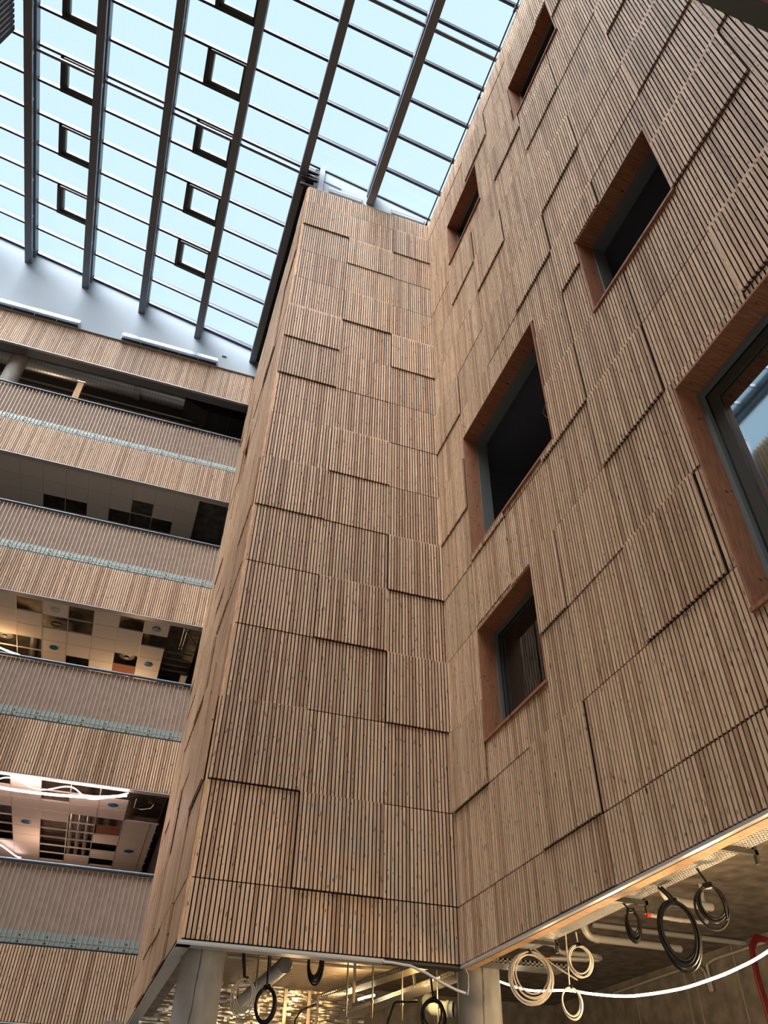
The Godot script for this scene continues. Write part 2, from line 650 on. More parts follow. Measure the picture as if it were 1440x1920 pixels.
func window(k: int, label: String, glazed: bool, frame_mat: Material, frame_w: float) -> void:
	var q: Rect2 = openings[k]
	var w := struct("window_%d" % (k + 1), label, "window", Vector3.ZERO, Basis(Vector3(0, 0, 1), Vector3.UP, Vector3(-1, 0, 0)))
	var a := q.position
	var e := q.end
	var out := 0.045
	var deep := -0.21
	var th := 0.028
	var boards := [[Vector3(a.x, e.y - th, deep), Vector3(e.x, e.y, out)], [Vector3(a.x, a.y, deep), Vector3(a.x + th, e.y - th, out)], [Vector3(e.x - th, a.y, deep), Vector3(e.x, e.y - th, out)], [Vector3(a.x - 0.01, a.y - 0.012, deep), Vector3(e.x + 0.01, a.y + th, out + 0.022)]]
	var names := ["head_board", "jamb_board", "jamb_board", "sill_board"]
	for s in 4:
		var b := MB.new()
		b.box(boards[s][0], boards[s][1])
		part(w, names[s], b.mesh(), M.lining)
	var i0 := Vector2(a.x + th, a.y + th)
	var i1 := Vector2(e.x - th, e.y - th)
	if glazed:
		var specs := [[frame_w, deep, deep - 0.05, frame_mat, "outer_frame"], [frame_w + 0.012, deep - 0.05, deep - 0.062, M.black, "gasket"], [frame_w * (3.4 if k == 5 else 2.1), deep - 0.062, deep - 0.11, M.darkframe, "sash"]]
		for s in specs:
			var b := MB.new()
			var o0: Vector2 = i0
			var o1: Vector2 = i1
			var fw: float = s[0]
			b.box(Vector3(o0.x, o0.y, s[2]), Vector3(o0.x + fw, o1.y, s[1]))
			b.box(Vector3(o1.x - fw, o0.y, s[2]), Vector3(o1.x, o1.y, s[1]))
			b.box(Vector3(o0.x + fw, o1.y - fw, s[2]), Vector3(o1.x - fw, o1.y, s[1]))
			b.box(Vector3(o0.x + fw, o0.y, s[2]), Vector3(o1.x - fw, o0.y + fw, s[1]))
			part(w, s[4], b.mesh(), s[3])
		var g := MB.new()
		var fw2 := frame_w * 1.6
		g.quad(Vector3(i0.x + fw2, i0.y + fw2, deep - 0.085), Vector3(i1.x - fw2, i0.y + fw2, deep - 0.085), Vector3(i1.x - fw2, i1.y - fw2, deep - 0.085), Vector3(i0.x + fw2, i1.y - fw2, deep - 0.085))
		part(w, "pane", g.mesh(), M.mirror if k == 5 else M.glass)
	else:
		var b := MB.new()
		var c := 0.02
		b.box(Vector3(a.x, a.y, -0.41), Vector3(a.x + th + c, e.y, deep))
		b.box(Vector3(e.x - th - c, a.y, -0.41), Vector3(e.x, e.y, deep))
		b.box(Vector3(a.x + th + c, e.y - th - c, -0.41), Vector3(e.x - th - c, e.y, deep))
		b.box(Vector3(a.x + th + c, a.y, -0.41), Vector3(e.x - th - c, a.y + th + c, deep))
		part(w, "reveal", b.mesh(), M.frame)


func build_windows() -> void:
	window(0, "small glazed window highest on the right wall, nearest the top edge of the picture", true, M.frame, 0.04)
	window(1, "small glazed window high up beside the inner corner, under the roof edge", true, M.frame, 0.04)
	window(2, "unglazed square opening with a hanging wire loop, upper middle of the right wall", false, M.frame, 0.05)
	window(3, "tall unglazed opening into a dark room, middle of the right wall", false, M.frame, 0.05)
	window(4, "glazed window mirroring timber slats, lowest on the right wall", true, M.frame, 0.045)
	window(5, "large dark framed window mirroring the sky at the right picture edge", true, M.frame, 0.055)
	# the rooms behind the wall
	var lv := [[4.70, 8.15, "behind the lowest windows"], [8.55, 12.35, "behind the unglazed openings"], [16.9, 20.7, "behind the highest windows"]]
	for q in lv:
		var b := MB.new()
		b.box(Vector3(0.43, q[1], 0.2), Vector3(5.2, q[1] + 0.2, 11.5))
		b.box(Vector3(0.43, q[0] - 0.2, 0.2), Vector3(5.2, q[0], 11.5))
		b.box(Vector3(5.2, q[0] - 0.2, 0.2), Vector3(5.4, q[1] + 0.2, 11.5))
		b.box(Vector3(0.43, q[0], 0.2), Vector3(5.2, q[1], 0.4))
		b.box(Vector3(0.43, q[0], 11.3), Vector3(5.2, q[1], 11.5))
		var o := solid("wall_inner", b, M.room, "dark bare room %s of the right wall" % q[2], "wall")
		o.set_meta("kind", "structure")
	# cables and a pipe hanging in the dark rooms
	for s in [[Vector3(0.95, 12.25, 5.95), 0.22, "thin grey cable loop hanging in the square opening"], [Vector3(1.15, 12.25, 2.55), 0.26, "thin grey cable loop hanging in the tall opening"]]:
		var p := []
		for k in 15:
			var g := PI * 0.5 + TAU * k / 15.0
			p.append(s[0] + Vector3(cos(g) * s[1] * 0.5, -s[1] + sin(g) * s[1], cos(g) * s[1] * 0.8))
		var b := MB.new()
		b.tube(p, 0.012, 6)
		b.tube([s[0] + Vector3(0, 0.1, 0), p[0], p[0] + Vector3(0.05, -0.3, -0.12)], 0.012, 6)
		solid("cable_loop", b, M.cable, s[2], "cable")
	var b2 := MB.new()
	b2.tube([Vector3(0.9, 10.95, 0.45), Vector3(0.95, 10.75, 2.3)], 0.035, 10)
	solid("pipe", b2, M.pipe, "pale pipe in the shade at the bottom of the tall opening", "pipe")


# ------------------------------------------------------------------ the balconies across the hall

func balcony(level: int, label: String) -> void:
	var b0 := 3.725 + 4.25 * level
	var o := thing("balcony", label, "balcony", Vector3(-17.5, 0, FAR), "timber fronted balconies across the hall")
	var w := 17.5 - TOWER
	var left: float = [-6.4, -8.0, -9.6, -10.9][level]
	var u0: float = 17.5 + left
	var cols := [0.0, u0 - 2.4, u0]
	while cols[-1] < w - 1.3:
		cols.append(cols[-1] + 1.2)
	cols.append(w)
	clad(o, cols, [b0, b0 + 1.18], [], {}, 290, 0.004)
	var b := MB.new()
	b.box(Vector3(0, b0 - 0.02, -0.14), Vector3(w, b0 - 0.002, 0.03))
	part(o, "edge_trim", b.mesh(), M.edge)
	b = MB.new()
	b.box(Vector3(0, b0 + 0.78, -6.6), Vector3(w, b0 + 1.17, -0.06))
	part(o, "floor_slab", b.mesh(), M.concrete)
	b = MB.new()
	b.box(Vector3(0, b0 + 0.02, -0.17), Vector3(w, b0 + 0.78, -0.07))
	part(o, "slab_edge", b.mesh(), M.dark)
	b = MB.new()
	b.box(Vector3(0, b0 + 1.17, -0.03), Vector3(w, b0 + 1.20, 0.03))
	part(o, "shadow_gap", b.mesh(), M.black)
	b = MB.new()
	b.box(Vector3(0, b0 + 1.20, -0.01), Vector3(w, b0 + 1.42, 0.0))
	b.box(Vector3(0, b0 + 1.285, 0.0), Vector3(w, b0 + 1.297, 0.006))
	part(o, "toe_plate", b.mesh(), M.plate)
	b = MB.new()
	b.box(Vector3(0, b0 + 1.40, -0.045), Vector3(w, b0 + 2.57, -0.03))
	part(o, "guard_board", b.mesh(), M.board)
	b = MB.new()
	b.tube([Vector3(0, b0 + 2.60, 0.012), Vector3(w, b0 + 2.60, 0.012)], 0.033, 12)
	part(o, "handrail", b.mesh(), M.rail)
	b = MB.new()
	b.box(Vector3(-0.003, 0, 0), Vector3(0.003, 1.31, 0.032))
	var bal := b.mesh()
	b = MB.new()
	b.lathe([Vector2(0.017, 0), Vector2(0.012, 0.015), Vector2(0, 0.017)], Transform3D(), 8)
	var bolt := b.mesh()
	var x := w - 0.05
	var k := 0
	while x > u0:
		part(o, "baluster", bal, M.baluster, Vector3(x, b0 + 1.23, 0.0))
		if k % 5 == 2:
			part(o, "bolt", bolt, M.darkframe, Vector3(x - 0.045, b0 + 1.345, 0.0))
			part(o, "bolt", bolt, M.darkframe, Vector3(x - 0.055, b0 + 1.24, 0.004))
		x -= 0.0958
		k += 1
	var rest := MB.new()
	while x > 0.1:
		rest.box(Vector3(x - 0.004, b0 + 1.23, 0), Vector3(x + 0.004, b0 + 2.54, 0.045))
		x -= 0.0958
	var st := part(o, "balusters", rest.mesh(), M.baluster)
	st.set_meta("kind", "stuff")


func tiled_ceiling(level: int, open: Dictionary, label: String) -> void:
	var y := 3.725 + 4.25 * level + 0.05
	var o := struct("ceiling", label, "ceiling", Vector3(0, y, 0))
	var b := MB.new()
	b.box(Vector3(-0.28, 0, -0.005), Vector3(0.28, 0.02, 0.005))
	var tb := MB.new()
	tb.box(Vector3(-0.301, 0, -0.303), Vector3(0.301, 0.02, 0.303))
	var tile := tb.mesh()
	var bars := MB.new()
	for i in range(-1, 12):
		for j in 10:
			var x0 := -4.34 - 0.614 * i
			var z0 := -7.36 - 0.618 * j
			if not (i <= 0 and open.has(Vector2i(i, j)) and open.has(Vector2i(i - 1, j))):
				bars.box(Vector3(x0 - 0.008, -0.006, z0 - 0.618), Vector3(x0 + 0.008, 0.03, z0))
			if not (i <= 1 and open.has(Vector2i(i - 1, j)) and open.has(Vector2i(i - 1, j - 1))):
				bars.box(Vector3(maxf(x0, -4.34 - 0.614 * i), -0.004, z0 - 0.006), Vector3(minf(x0 + 0.614, -3.53), 0.03, z0 + 0.006))
	part(o, "ceiling_grid", bars.mesh(), M.grid)
	for i in range(-2, 12):
		for j in 10:
			if open.has(Vector2i(i, j)):
				continue
			if i == -2:
				var nb := MB.new()
				nb.box(Vector3(0.008, 0, -0.303), Vector3(0.17, 0.02, 0.303))
				part(o, "tile", nb.mesh(), M.tile, Vector3(-3.73, 0, -7.67 - 0.618 * j))
			else:
				part(o, "tile", tile, M.tile, Vector3(-4.34 - 0.614 * (i + 0.5), 0, -7.67 - 0.618 * j))
	b = MB.new()
	b.box(Vector3(-11.4, -0.01, -7.36), Vector3(-3.5, 0.02, -7.2))
	part(o, "border_strip", b.mesh(), M.tile)


func downlight(level: int, i: int, j: int, mat: Material, label: String) -> void:
	var b := MB.new()
	b.lathe([Vector2(0.112, -0.004), Vector2(0.11, 0.006), Vector2(0.095, 0.012), Vector2(0, 0.012)], Transform3D(Basis(Vector3.RIGHT, PI / 2), Vector3.ZERO), 20)
	var o := solid("downlight", b, mat, label, "downlight", "round downlights in the tiled ceilings")
	o.position = Vector3(-4.34 - 0.614 * (i + 0.5), 3.725 + 4.25 * level + 0.038, -7.67 - 0.618 * j)


func cells(list: Array) -> Dictionary:
	var d := {}
	for q in list:
		d[Vector2i(q[0], q[1])] = true
	return d


func build_far_side() -> void:
	for s in [[0, "lowest timber balcony with railing, at the bottom left corner"], [1, "second balcony from the bottom, above the brightly lit ceiling"], [2, "third balcony from the bottom, under the dark tiled ceiling"], [3, "highest balcony with railing, below the round column"]]:
		balcony(s[0], s[1])
	# the parapet without a railing
	var o := thing("parapet", "timber slatted parapet under the white wall at the roof", "parapet", Vector3(-17.5, 0, FAR))
	var w := 17.5 - TOWER
	var cols := [0.0, 3.6]
	while cols[-1] < w - 1.3:
		cols.append(cols[-1] + 1.2)
	cols.append(w)
	clad(o, cols, [20.79, 22.14], [], {}, 290, 0.004)
	var b := MB.new()
	b.box(Vector3(0, 20.76, -0.06), Vector3(w, 20.785, 0.03))
	part(o, "edge_trim", b.mesh(), M.edge)
	b = MB.new()
	b.box(Vector3(0, 20.765, -0.36), Vector3(w, 20.80, -0.06))
	part(o, "soffit_strip", b.mesh(), M.steel)
	b = MB.new()
	b.box(Vector3(0, 20.8, -0.2), Vector3(w, 22.1, -0.07))
	part(o, "core", b.mesh(), M.concrete)
	b = MB.new()
	b.box(Vector3(0, 22.14, -0.1), Vector3(w, 22.156, 0.034))
	part(o, "coping", b.mesh(), M.pine)
	# white wall up to the glass
	b = MB.new()
	b.prism([Vector2(-17.5, 22.16), Vector2(-3.3, 22.16), Vector2(-3.3, 23.49), Vector2(-17.5, 26.97)], Transform3D(Basis(), Vector3(0, 0, -7.3)), 0.28)
	var f := solid("wall_far", b, M.white, "smooth white wall between the far parapet and the glass roof", "wall")
	f.set_meta("kind", "structure")
	b = MB.new()
	b.bevel_box(Vector3(-4.72, 22.75, -7.02), Vector3(-4.57, 22.82, -6.98), 0.01)
	solid("sensor", b, M.white, "small white sensor box on the white wall near its right end", "sensor")
	# floors behind: rear wall, ends, the slab over the top floor
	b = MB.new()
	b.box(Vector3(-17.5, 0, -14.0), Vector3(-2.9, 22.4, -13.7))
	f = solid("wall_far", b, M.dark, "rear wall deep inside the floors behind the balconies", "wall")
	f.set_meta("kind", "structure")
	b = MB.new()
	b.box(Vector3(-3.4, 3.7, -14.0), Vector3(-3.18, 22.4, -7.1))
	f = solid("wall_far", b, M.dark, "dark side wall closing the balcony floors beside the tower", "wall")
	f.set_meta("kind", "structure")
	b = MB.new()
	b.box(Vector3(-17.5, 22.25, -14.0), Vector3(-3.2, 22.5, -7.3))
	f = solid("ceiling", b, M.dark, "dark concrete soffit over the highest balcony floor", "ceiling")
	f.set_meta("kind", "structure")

	tiled_ceiling(1, cells([[-2, 0], [-2, 1], [-2, 2], [-1, 0], [-1, 1], [-1, 2], [0, 0], [0, 3], [0, 4], [0, 6], [0, 8], [1, 0], [1, 3], [1, 4], [1, 5], [1, 6], [1, 7], [2, 0], [2, 1], [2, 4], [2, 5], [2, 6], [2, 7], [2, 8], [4, 0], [4, 3], [4, 4], [4, 5], [4, 6]]), "tiled ceiling with many open bays lit by bright strips, lowest of three")
	tiled_ceiling(2, cells([[-2, 0], [-2, 1], [-2, 2], [-2, 3], [-1, 0], [-1, 1], [-1, 2], [-1, 3], [-1, 4], [0, 1], [1, 0], [1, 3], [1, 4], [3, 0], [3, 1], [3, 4], [4, 1], [5, 0], [5, 3], [5, 4], [6, 3], [6, 4]]), "tiled ceiling with blue capped downlights, middle of three")
	tiled_ceiling(3, cells([[-2, 0], [-2, 1], [-2, 2], [-2, 3], [-1, 0], [-1, 1], [-1, 2], [-1, 3], [1, 2], [2, 1], [2, 2], [3, 2], [5, 2], [6, 2]]), "dim tiled ceiling under the second highest balcony, uppermost of three")
	downlight(1, 0, 1, M.bluefilm, "blue capped downlight near the big open bay of the bright ceiling")
	downlight(1, 3, 1, M.grid, "grey round downlight just behind the bright light strip")
	downlight(1, 3, 4, M.bluefilm, "blue capped downlight below the grey one in the bright ceiling")
	downlight(1, -1, 6, M.bluefilm, "blue capped downlight close above the handrail in the bright ceiling")
	downlight(2, 0, 0, M.bluefilm, "blue capped downlight beside the large rodded opening, next to the timber edge")
	downlight(2, 0, 3, M.bluefilm, "blue capped downlight over the handrail in the middle ceiling, right hand one")
	downlight(2, 4, 0, M.grid, "grey uncapped downlight in the middle ceiling next to the timber edge")
	downlight(2, 4, 3, M.bluefilm, "blue capped downlight in the middle ceiling, left hand one")

	# what shows in the open bays
	b = MB.new()
	for k in 3:
		var x := -5.50 + k * 0.19
		b.tube([Vector3(x, 8.12, -9.3), Vector3(x, 8.12, -12.5)], 0.055, 12)
	solid("pipes", b, M.galv, "three parallel bright steel pipes in the open bays of the lit ceiling", "pipes")
	b = MB.new()
	b.box(Vector3(-4.96, 8.058, -10.6), Vector3(-4.37, 8.075, -9.86))
	solid("hatch", b, M.brown, "brown wooden board lying in one bay of the lit ceiling", "board")
	b = MB.new()
	b.box(Vector3(-5.55, 12.308, -10.42), Vector3(-4.97, 12.325, -9.85))
	solid("hatch", b, M.brown, "brown wooden board in the middle ceiling above the handrail", "board")
	for s in [[Vector3(-5.24, 12.32, -9.5), "grey cassette unit above the brown board in the middle ceiling"], [Vector3(-8.35, 12.32, -9.5), "grey cassette unit at the left end of the middle ceiling"]]:
		b = MB.new()
		b.lathe([Vector2(0.27, -0.3), Vector2(0.27, -0.12), Vector2(0.2, -0.05), Vector2(0.06, -0.03), Vector2(0.06, 0), Vector2(0, 0)], Transform3D(Basis(Vector3.RIGHT, PI / 2), Vector3.ZERO), 20)
		var u := solid("cassette_unit", b, M.darkframe, s[1], "air unit")
		u.position = s[0]
	b = MB.new()
	b.tube([Vector3(-7.62, 12.5, -9.2), Vector3(-7.7, 12.48, -10.7)], 0.11, 16)
	for k in 12:
		b.tube([Vector3(-7.62 - 0.006 * k, 12.5, -9.22 - 0.12 * k), Vector3(-7.62 - 0.006 * k, 12.5, -9.235 - 0.12 * k)], 0.116, 16)
	b.tube([Vector3(-7.66, 12.6, -9.9), Vector3(-7.66, 13.004, -9.9)], 0.008, 6)
	solid("duct", b, M.galv, "bright spiral duct in an open bay at the left of the middle ceiling", "duct")
	b = MB.new()
	b.tube([Vector3(-4.25, 12.6, -7.4), Vector3(-3.6, 12.5, -8.4)], 0.02, 6)
	b.tube([Vector3(-3.95, 12.7, -7.3), Vector3(-3.95, 12.6, -9.0)], 0.02, 6)
	b.tube([Vector3(-3.85, 12.7, -7.3), Vector3(-3.88, 12.6, -9.0)], 0.02, 6)
	for k in 4:
		b.box(Vector3(-4.3, 12.45, -9.0 - 0.33 * k), Vector3(-3.6, 12.49, -9.03 - 0.33 * k))
	solid("hanger_rods", b, M.galv, "steel hanger rods in the large opening of the middle ceiling", "rods")
	b = MB.new()
	var loop := []
	for k in 12:
		var g := TAU * k / 12.0
		loop.append(Vector3(-7.07 + cos(g) * 0.14, 12.31, -8.4 + sin(g) * 0.1))
	b.tube(loop, 0.015, 6, Color.WHITE, true)
	solid("cable_loop", b, M.black, "black cable ring lying in an open bay of the middle ceiling", "cable")
	b = MB.new()
	b.tube([Vector3(-4.18, 8.0, -7.7), Vector3(-4.18, 8.02, -8.3), Vector3(-4.02, 8.02, -8.35), Vector3(-3.82, 8.02, -8.2), Vector3(-3.78, 8.02, -7.95), Vector3(-3.9, 8.0, -7.75)], 0.012, 6)
	solid("cable_loop", b, M.cable, "pale wire bent like a bow in the black bay beside the timber tower", "cable")

	# light strips under the lowest tiled ceiling
	led([Vector3(-8.4, 7.80, -7.35), Vector3(-6.93, 7.74, -7.38), Vector3(-6.14, 7.73, -7.37), Vector3(-5.44, 7.75, -7.33), Vector3(-4.9, 7.78, -7.25), Vector3(-4.40, 7.86, -7.18)], 0.028, M.ledpink, "thick bright light strip strung along the edge of the lowest tiled ceiling")
	led([Vector3(-7.2, 7.83, -7.6), Vector3(-6.8, 7.92, -7.26), Vector3(-6.17, 7.85, -7.5), Vector3(-5.57, 7.92, -7.30), Vector3(-5.1, 7.80, -7.5), Vector3(-4.38, 7.92, -7.20)], 0.011, M.ledpink, "thin wavy light strip looped above the thick one")
	led([Vector3(-7.6, 7.88, -10.9), Vector3(-7.07, 7.9, -11.7), Vector3(-6.72, 7.9, -12.45), Vector3(-6.6, 7.92, -12.62)], 0.014, M.ledpink, "thin light strip deeper in under the lowest tiled ceiling, by the handrail")
	for x in [-7.5, -6.3, -5.2]:
		omni(Vector3(x, 7.60, -7.5), 0.38, Color(1.0, 0.80, 0.72), 0.1)
	omni(Vector3(-6.0, 7.1, -11.2), 0.9, Color(1.0, 0.80, 0.68), 0.1)
	led([Vector3(-9.2, 12.10, -9.0), Vector3(-8.5, 12.12, -9.7), Vector3(-7.9, 12.1, -9.95)], 0.02, M.led, "short warm light strip above the handrail at the left picture edge")
	omni(Vector3(-8.4, 11.95, -9.6), 0.7, Color(1.0, 0.76, 0.52), 0.1)
	omni(Vector3(-5.2, 11.2, -10.6), 1.2, Color(1.0, 0.80, 0.60), 0.1)

	# the top floor
	omni(Vector3(-10.5, 18.6, -11.5), 1.3, Color(1.0, 0.85, 0.68), 0.15)
	b = MB.new()
	b.lathe([Vector2(0.25, 0), Vector2(0.25, 4.5)], Transform3D(Basis(Vector3.RIGHT, -PI / 2), Vector3.ZERO), 32)
	var c := solid("column", b, M.column, "round grey concrete column behind the highest railing, far left", "column")
	c.position = Vector3(-10.62, 17.72, -7.75)
	b = MB.new()
	var tp := thing("timber_post", "short pale timber post standing behind the highest railing", "post", Vector3(-8.62, 17.7, -7.5))
	b.box(Vector3(-0.09, 0, -0.05), Vector3(0.09, 2.52, 0.05))
	part(tp, "post", b.mesh(), M.pine)
	b = MB.new()
	b.box(Vector3(-0.115, 2.52, -0.07), Vector3(0.115, 2.56, 0.07))
	part(tp, "cap", b.mesh(), M.galv)
	var du := thing("duct", "large spiral air duct under the parapet, narrowing into a dark hood", "duct", Vector3(0, 21.78, -8.5))
	b = MB.new()
	b.tube([Vector3(-13, 0, 0), Vector3(-7.2, 0, 0)], 0.40, 28)
	b.tube([Vector3(-7.0, 0, 0), Vector3(-5.55, -0.02, 0)], 0.36, 28)
	part(du, "pipe", b.mesh(), M.duct)
	b = MB.new()
	for k in 76:
		var x := -12.9 + k * 0.098
		if absf(x + 7.1) > 0.12 and x < -5.6:
			b.tube([Vector3(x, 0, 0), Vector3(x + 0.014, 0, 0)], 0.41 if x < -7.1 else 0.37, 24)
	var seam := part(du, "spiral_seam", b.mesh(), M.galv)
	seam.set_meta("kind", "stuff")
	b = MB.new()
	b.tube([Vector3(-7.24, 0, 0), Vector3(-7.0, 0, 0)], 0.42, 28)
	part(du, "collar", b.mesh(), M.galv)
	b = MB.new()
	b.prism([Vector2(-5.55, -0.36), Vector2(-4.75, -0.72), Vector2(-3.5, -0.72), Vector2(-3.5, 0.2), Vector2(-4.7, 0.35), Vector2(-5.55, 0.36)], Transform3D(Basis(), Vector3(0, 0, -0.4)), 0.8)
	part(du, "hood", b.mesh(), M.dark)
	b = MB.new()
	for x in [-4.75, -4.0]:
		b.box(Vector3(x - 0.02, -0.75, -0.43), Vector3(x + 0.02, 0.3, 0.43))
	part(du, "flange", b.mesh(), M.darkframe)
	for s in [[21.36, "upper"], [21.10, "lower"]]:
		b = MB.new()
		b.tube([Vector3(-13, s[0], -9.0), Vector3(-3.5, s[0], -9.0)], 0.045, 10)
		b.tube([Vector3(-13, s[0], -9.2), Vector3(-3.5, s[0], -9.2)], 0.03, 8)
		solid("pipes", b, M.galv, "%s pair of thin steel pipes running under the large duct" % s[0 + 1], "pipes")
	# troughs on the parapets
	trough(Vector3(-12.6, 22.16, -6.97), 3.35, "long pale metal trough at the left end of the far parapet")
	trough(Vector3(-7.92, 22.16, -6.97), 3.10, "long pale metal trough at the right end of the far parapet")
	trough(Vector3(-2.95, 22.12, -0.06), 1.0, "short pale metal trough on the tower top, left of the roof beam")
	trough(Vector3(-1.12, 22.12, -0.06), 1.02, "short pale metal trough on the tower top, right of the roof beam")


func trough(at: Vector3, w: float, label: String) -> void:
	var o := thing("light_trough", label, "trough", at)
	var b := MB.new()
	b.prism([Vector2(0.08, 0.10), Vector2(0.095, 0.10), Vector2(0.02, 0.33), Vector2(0.005, 0.33)], Transform3D(Basis(Vector3(0, 0, 1), Vector3.UP, Vector3(-1, 0, 0)), Vector3(w, 0, 0)), w)
	part(o, "flap", b.mesh(), M.trough)
	b = MB.new()
	b.box(Vector3(0.02, 0.015, -0.03), Vector3(w - 0.02, 0.085, 0.0))
	part(o, "back", b.mesh(), M.black)
	b = MB.new()
	for x in [0.0, w - 0.012]:
		b.box(Vector3(x, -0.13 if at.z > -1.0 else 0.0, -0.03), Vector3(x + 0.012, 0.22, 0.04))
	part(o, "end_plate", b.mesh(), M.edge)
	b = MB.new()
	var n := maxi(2, int(w / 0.62))
	for k in range(1, n):
		b.box(Vector3(w * k / n - 0.006, -0.13 if at.z > -1.0 else 0.0, -0.03), Vector3(w * k / n + 0.006, 0.1, 0.03))
	part(o, "bracket", b.mesh(), M.edge)


func led(p: Array, r: float, mat: Material, label: String) -> void:
	var c := Curve3D.new()
	for k in p.size():
		var t: Vector3 = (p[mini(k + 1, p.size() - 1)] - p[maxi(k - 1, 0)]) * 0.18
		c.add_point(p[k], -t, t)
	c.bake_interval = 0.08
	var b := MB.new()
	b.tube(Array(c.get_baked_points()), r, 8)
	solid("light_strip", b, mat, label, "light strip")


# ------------------------------------------------------------------ the glass roof

func glass_y(x: float) -> float:
	return 22.69 - 0.245 * x


func build_roof() -> void:
	var roof := struct("ceiling", "pitched glass roof on grey steel beams over the whole hall", "glass roof")
	var beams := []
	for k in 9:
		beams.append(-15.51 + 1.97 * k)
	var bars := []
	for k in 21:
		bars.append(-6.98 + 0.9645 * k)
	var z1: float = bars[-1]
	for k in beams.size():
		var x: float = beams[k]
		var y := glass_y(x) - 0.765
		var z0 := -7.02 if x < -3.5 else -0.12
		var b := MB.new()
		b.bevel_box(Vector3(-0.11, 0, z0), Vector3(0.11, 0.11, z1), 0.008)
		b.box(Vector3(-0.02, 0.11, z0), Vector3(0.02, 0.40, z1))
		b.bevel_box(Vector3(-0.11, 0.40, z0), Vector3(0.11, 0.74, z1), 0.008)
		var o := part(roof, "beam", b.mesh(), M.steel, Vector3(x, y, 0))
		b = MB.new()
		b.tube([Vector3(0.095, 0.135, z0), Vector3(0.095, 0.135, z1)], 0.014, 6)
		for j in 12:
			b.box(Vector3(0.07, 0.11, -6.6 + j * 1.25), Vector3(0.112, 0.165, -6.52 + j * 1.25))
		if k < 6:
			part(o, "conduit", b.mesh(), M.pipe)
	# bars, panes and opening lights between the beams
	var sl := Vector3(1, -0.245, 0).normalized()
	var up := Vector3(0.245, 1, 0).normalized()
	var span := 1.97 / sl.x
	var bar := MB.new()
	bar.obox(-up * 0.135 - Vector3(0, 0, 0.035), sl * span, up * 0.12, Vector3(0, 0, 0.07))
	var bar_mesh := bar.mesh()
	var gk := MB.new()
	gk.obox(-up * 0.015 - Vector3(0, 0, 0.04), sl * span, up * 0.03, Vector3(0, 0, 0.08))
	var gk_mesh := gk.mesh()
	var pm := MB.new()
	pm.quad(Vector3(0, 0, 0.9645), Vector3(0, 0, 0), sl * span, sl * span + Vector3(0, 0, 0.9645))
	var pane_mesh := pm.mesh()
	for i in beams.size():
		var x: float = beams[i]
		var first := 0 if x < -4.0 else 7
		for k in range(first, bars.size()):
			var at := Vector3(x, glass_y(x), bars[k])
			var p := part(roof, "glazing_bar", bar_mesh, M.alu, at)
			part(p, "gasket", gk_mesh, M.darkframe)
			if k < bars.size() - 1:
				part(roof, "pane", pane_mesh, M.pane, at + up * 0.016)
	# opening lights in two bays, every second row
	for i in [2, 4]:
		for j in range(0, 6):
			var k: int = 2 + 2 * j
			if k + 1 >= bars.size() - 1:
				continue
			var z0: float = bars[k]
			var o := Node3D.new()
			o.name = "roof_vent"
			roof.add_child(o, true)
			var x0: float = beams[i] + 0.82
			o.position = Vector3(x0, glass_y(x0), z0)
			var ln := 1.06 / sl.x
			var d := 0.9645
			var dn := -up * 0.22
			var b := MB.new()
			b.obox(dn, sl * 0.09, up * 0.22, Vector3(0, 0, d))
			b.obox(dn, sl * ln, up * 0.22, Vector3(0, 0, 0.09))
			b.obox(dn + sl * (ln - 0.06), sl * 0.06, up * 0.22, Vector3(0, 0, d))
			b.obox(dn + Vector3(0, 0, d - 0.06), sl * ln, up * 0.22, Vector3(0, 0, 0.06))
			part(o, "frame", b.mesh(), M.darkframe)
			b = MB.new()
			var e := -up * 0.15 + sl * 0.09 + Vector3(0, 0, 0.09)
			b.obox(e, sl * 0.09, up * 0.1, Vector3(0, 0, d - 0.15))
			b.obox(e, sl * (ln - 0.15), up * 0.1, Vector3(0, 0, 0.09))
			part(o, "sash", b.mesh(), M.frame)
	# ties between the beams
	for s in [[1, 5, -0.27, 0.40], [5, 8, 4.46, 0.50]]:
		for i in range(s[0], s[1]):
			var x: float = beams[i + 1] if false else beams[i]
			if s[0] == 1:
				x = beams[i + 1]
			var b := MB.new()
			b.obox(sl * 0.06 - Vector3(0, 0, 0.04), sl * (span - 0.12), up * 0.07, Vector3(0, 0, 0.08))
			var o := part(roof, "tie_bar", b.mesh(), M.steel, Vector3(x, glass_y(x) - s[3], s[2]))
			b = MB.new()
			b.box(Vector3(0.012, -0.06, -0.1), Vector3(0.03, 0.12, 0.1))
			part(o, "gusset", b.mesh(), M.edge)
	# edge trims where the glass meets the white walls
	var b2 := MB.new()
	b2.obox(Vector3(-17.5, glass_y(-17.5) - 0.05, -7.03), sl * (14.1 / sl.x), up * 0.05, Vector3(0, 0, 0.05))
	part(roof, "edge_flashing", b2.mesh(), M.darkframe)
	b2 = MB.new()
	b2.obox(Vector3(-3.6, glass_y(-3.6) - 0.05, -0.11), sl * (4.4 / sl.x), up * 0.05, Vector3(0, 0, 0.05))
	part(roof, "edge_flashing", b2.mesh(), M.darkframe)
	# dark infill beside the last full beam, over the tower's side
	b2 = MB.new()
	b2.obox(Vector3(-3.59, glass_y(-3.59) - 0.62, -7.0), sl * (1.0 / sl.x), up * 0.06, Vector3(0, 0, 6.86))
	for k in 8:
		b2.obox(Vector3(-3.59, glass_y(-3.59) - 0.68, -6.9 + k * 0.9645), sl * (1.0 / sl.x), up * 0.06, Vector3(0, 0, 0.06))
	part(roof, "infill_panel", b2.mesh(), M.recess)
	# solid roof over the tower, and beyond the right wall
	b2 = MB.new()
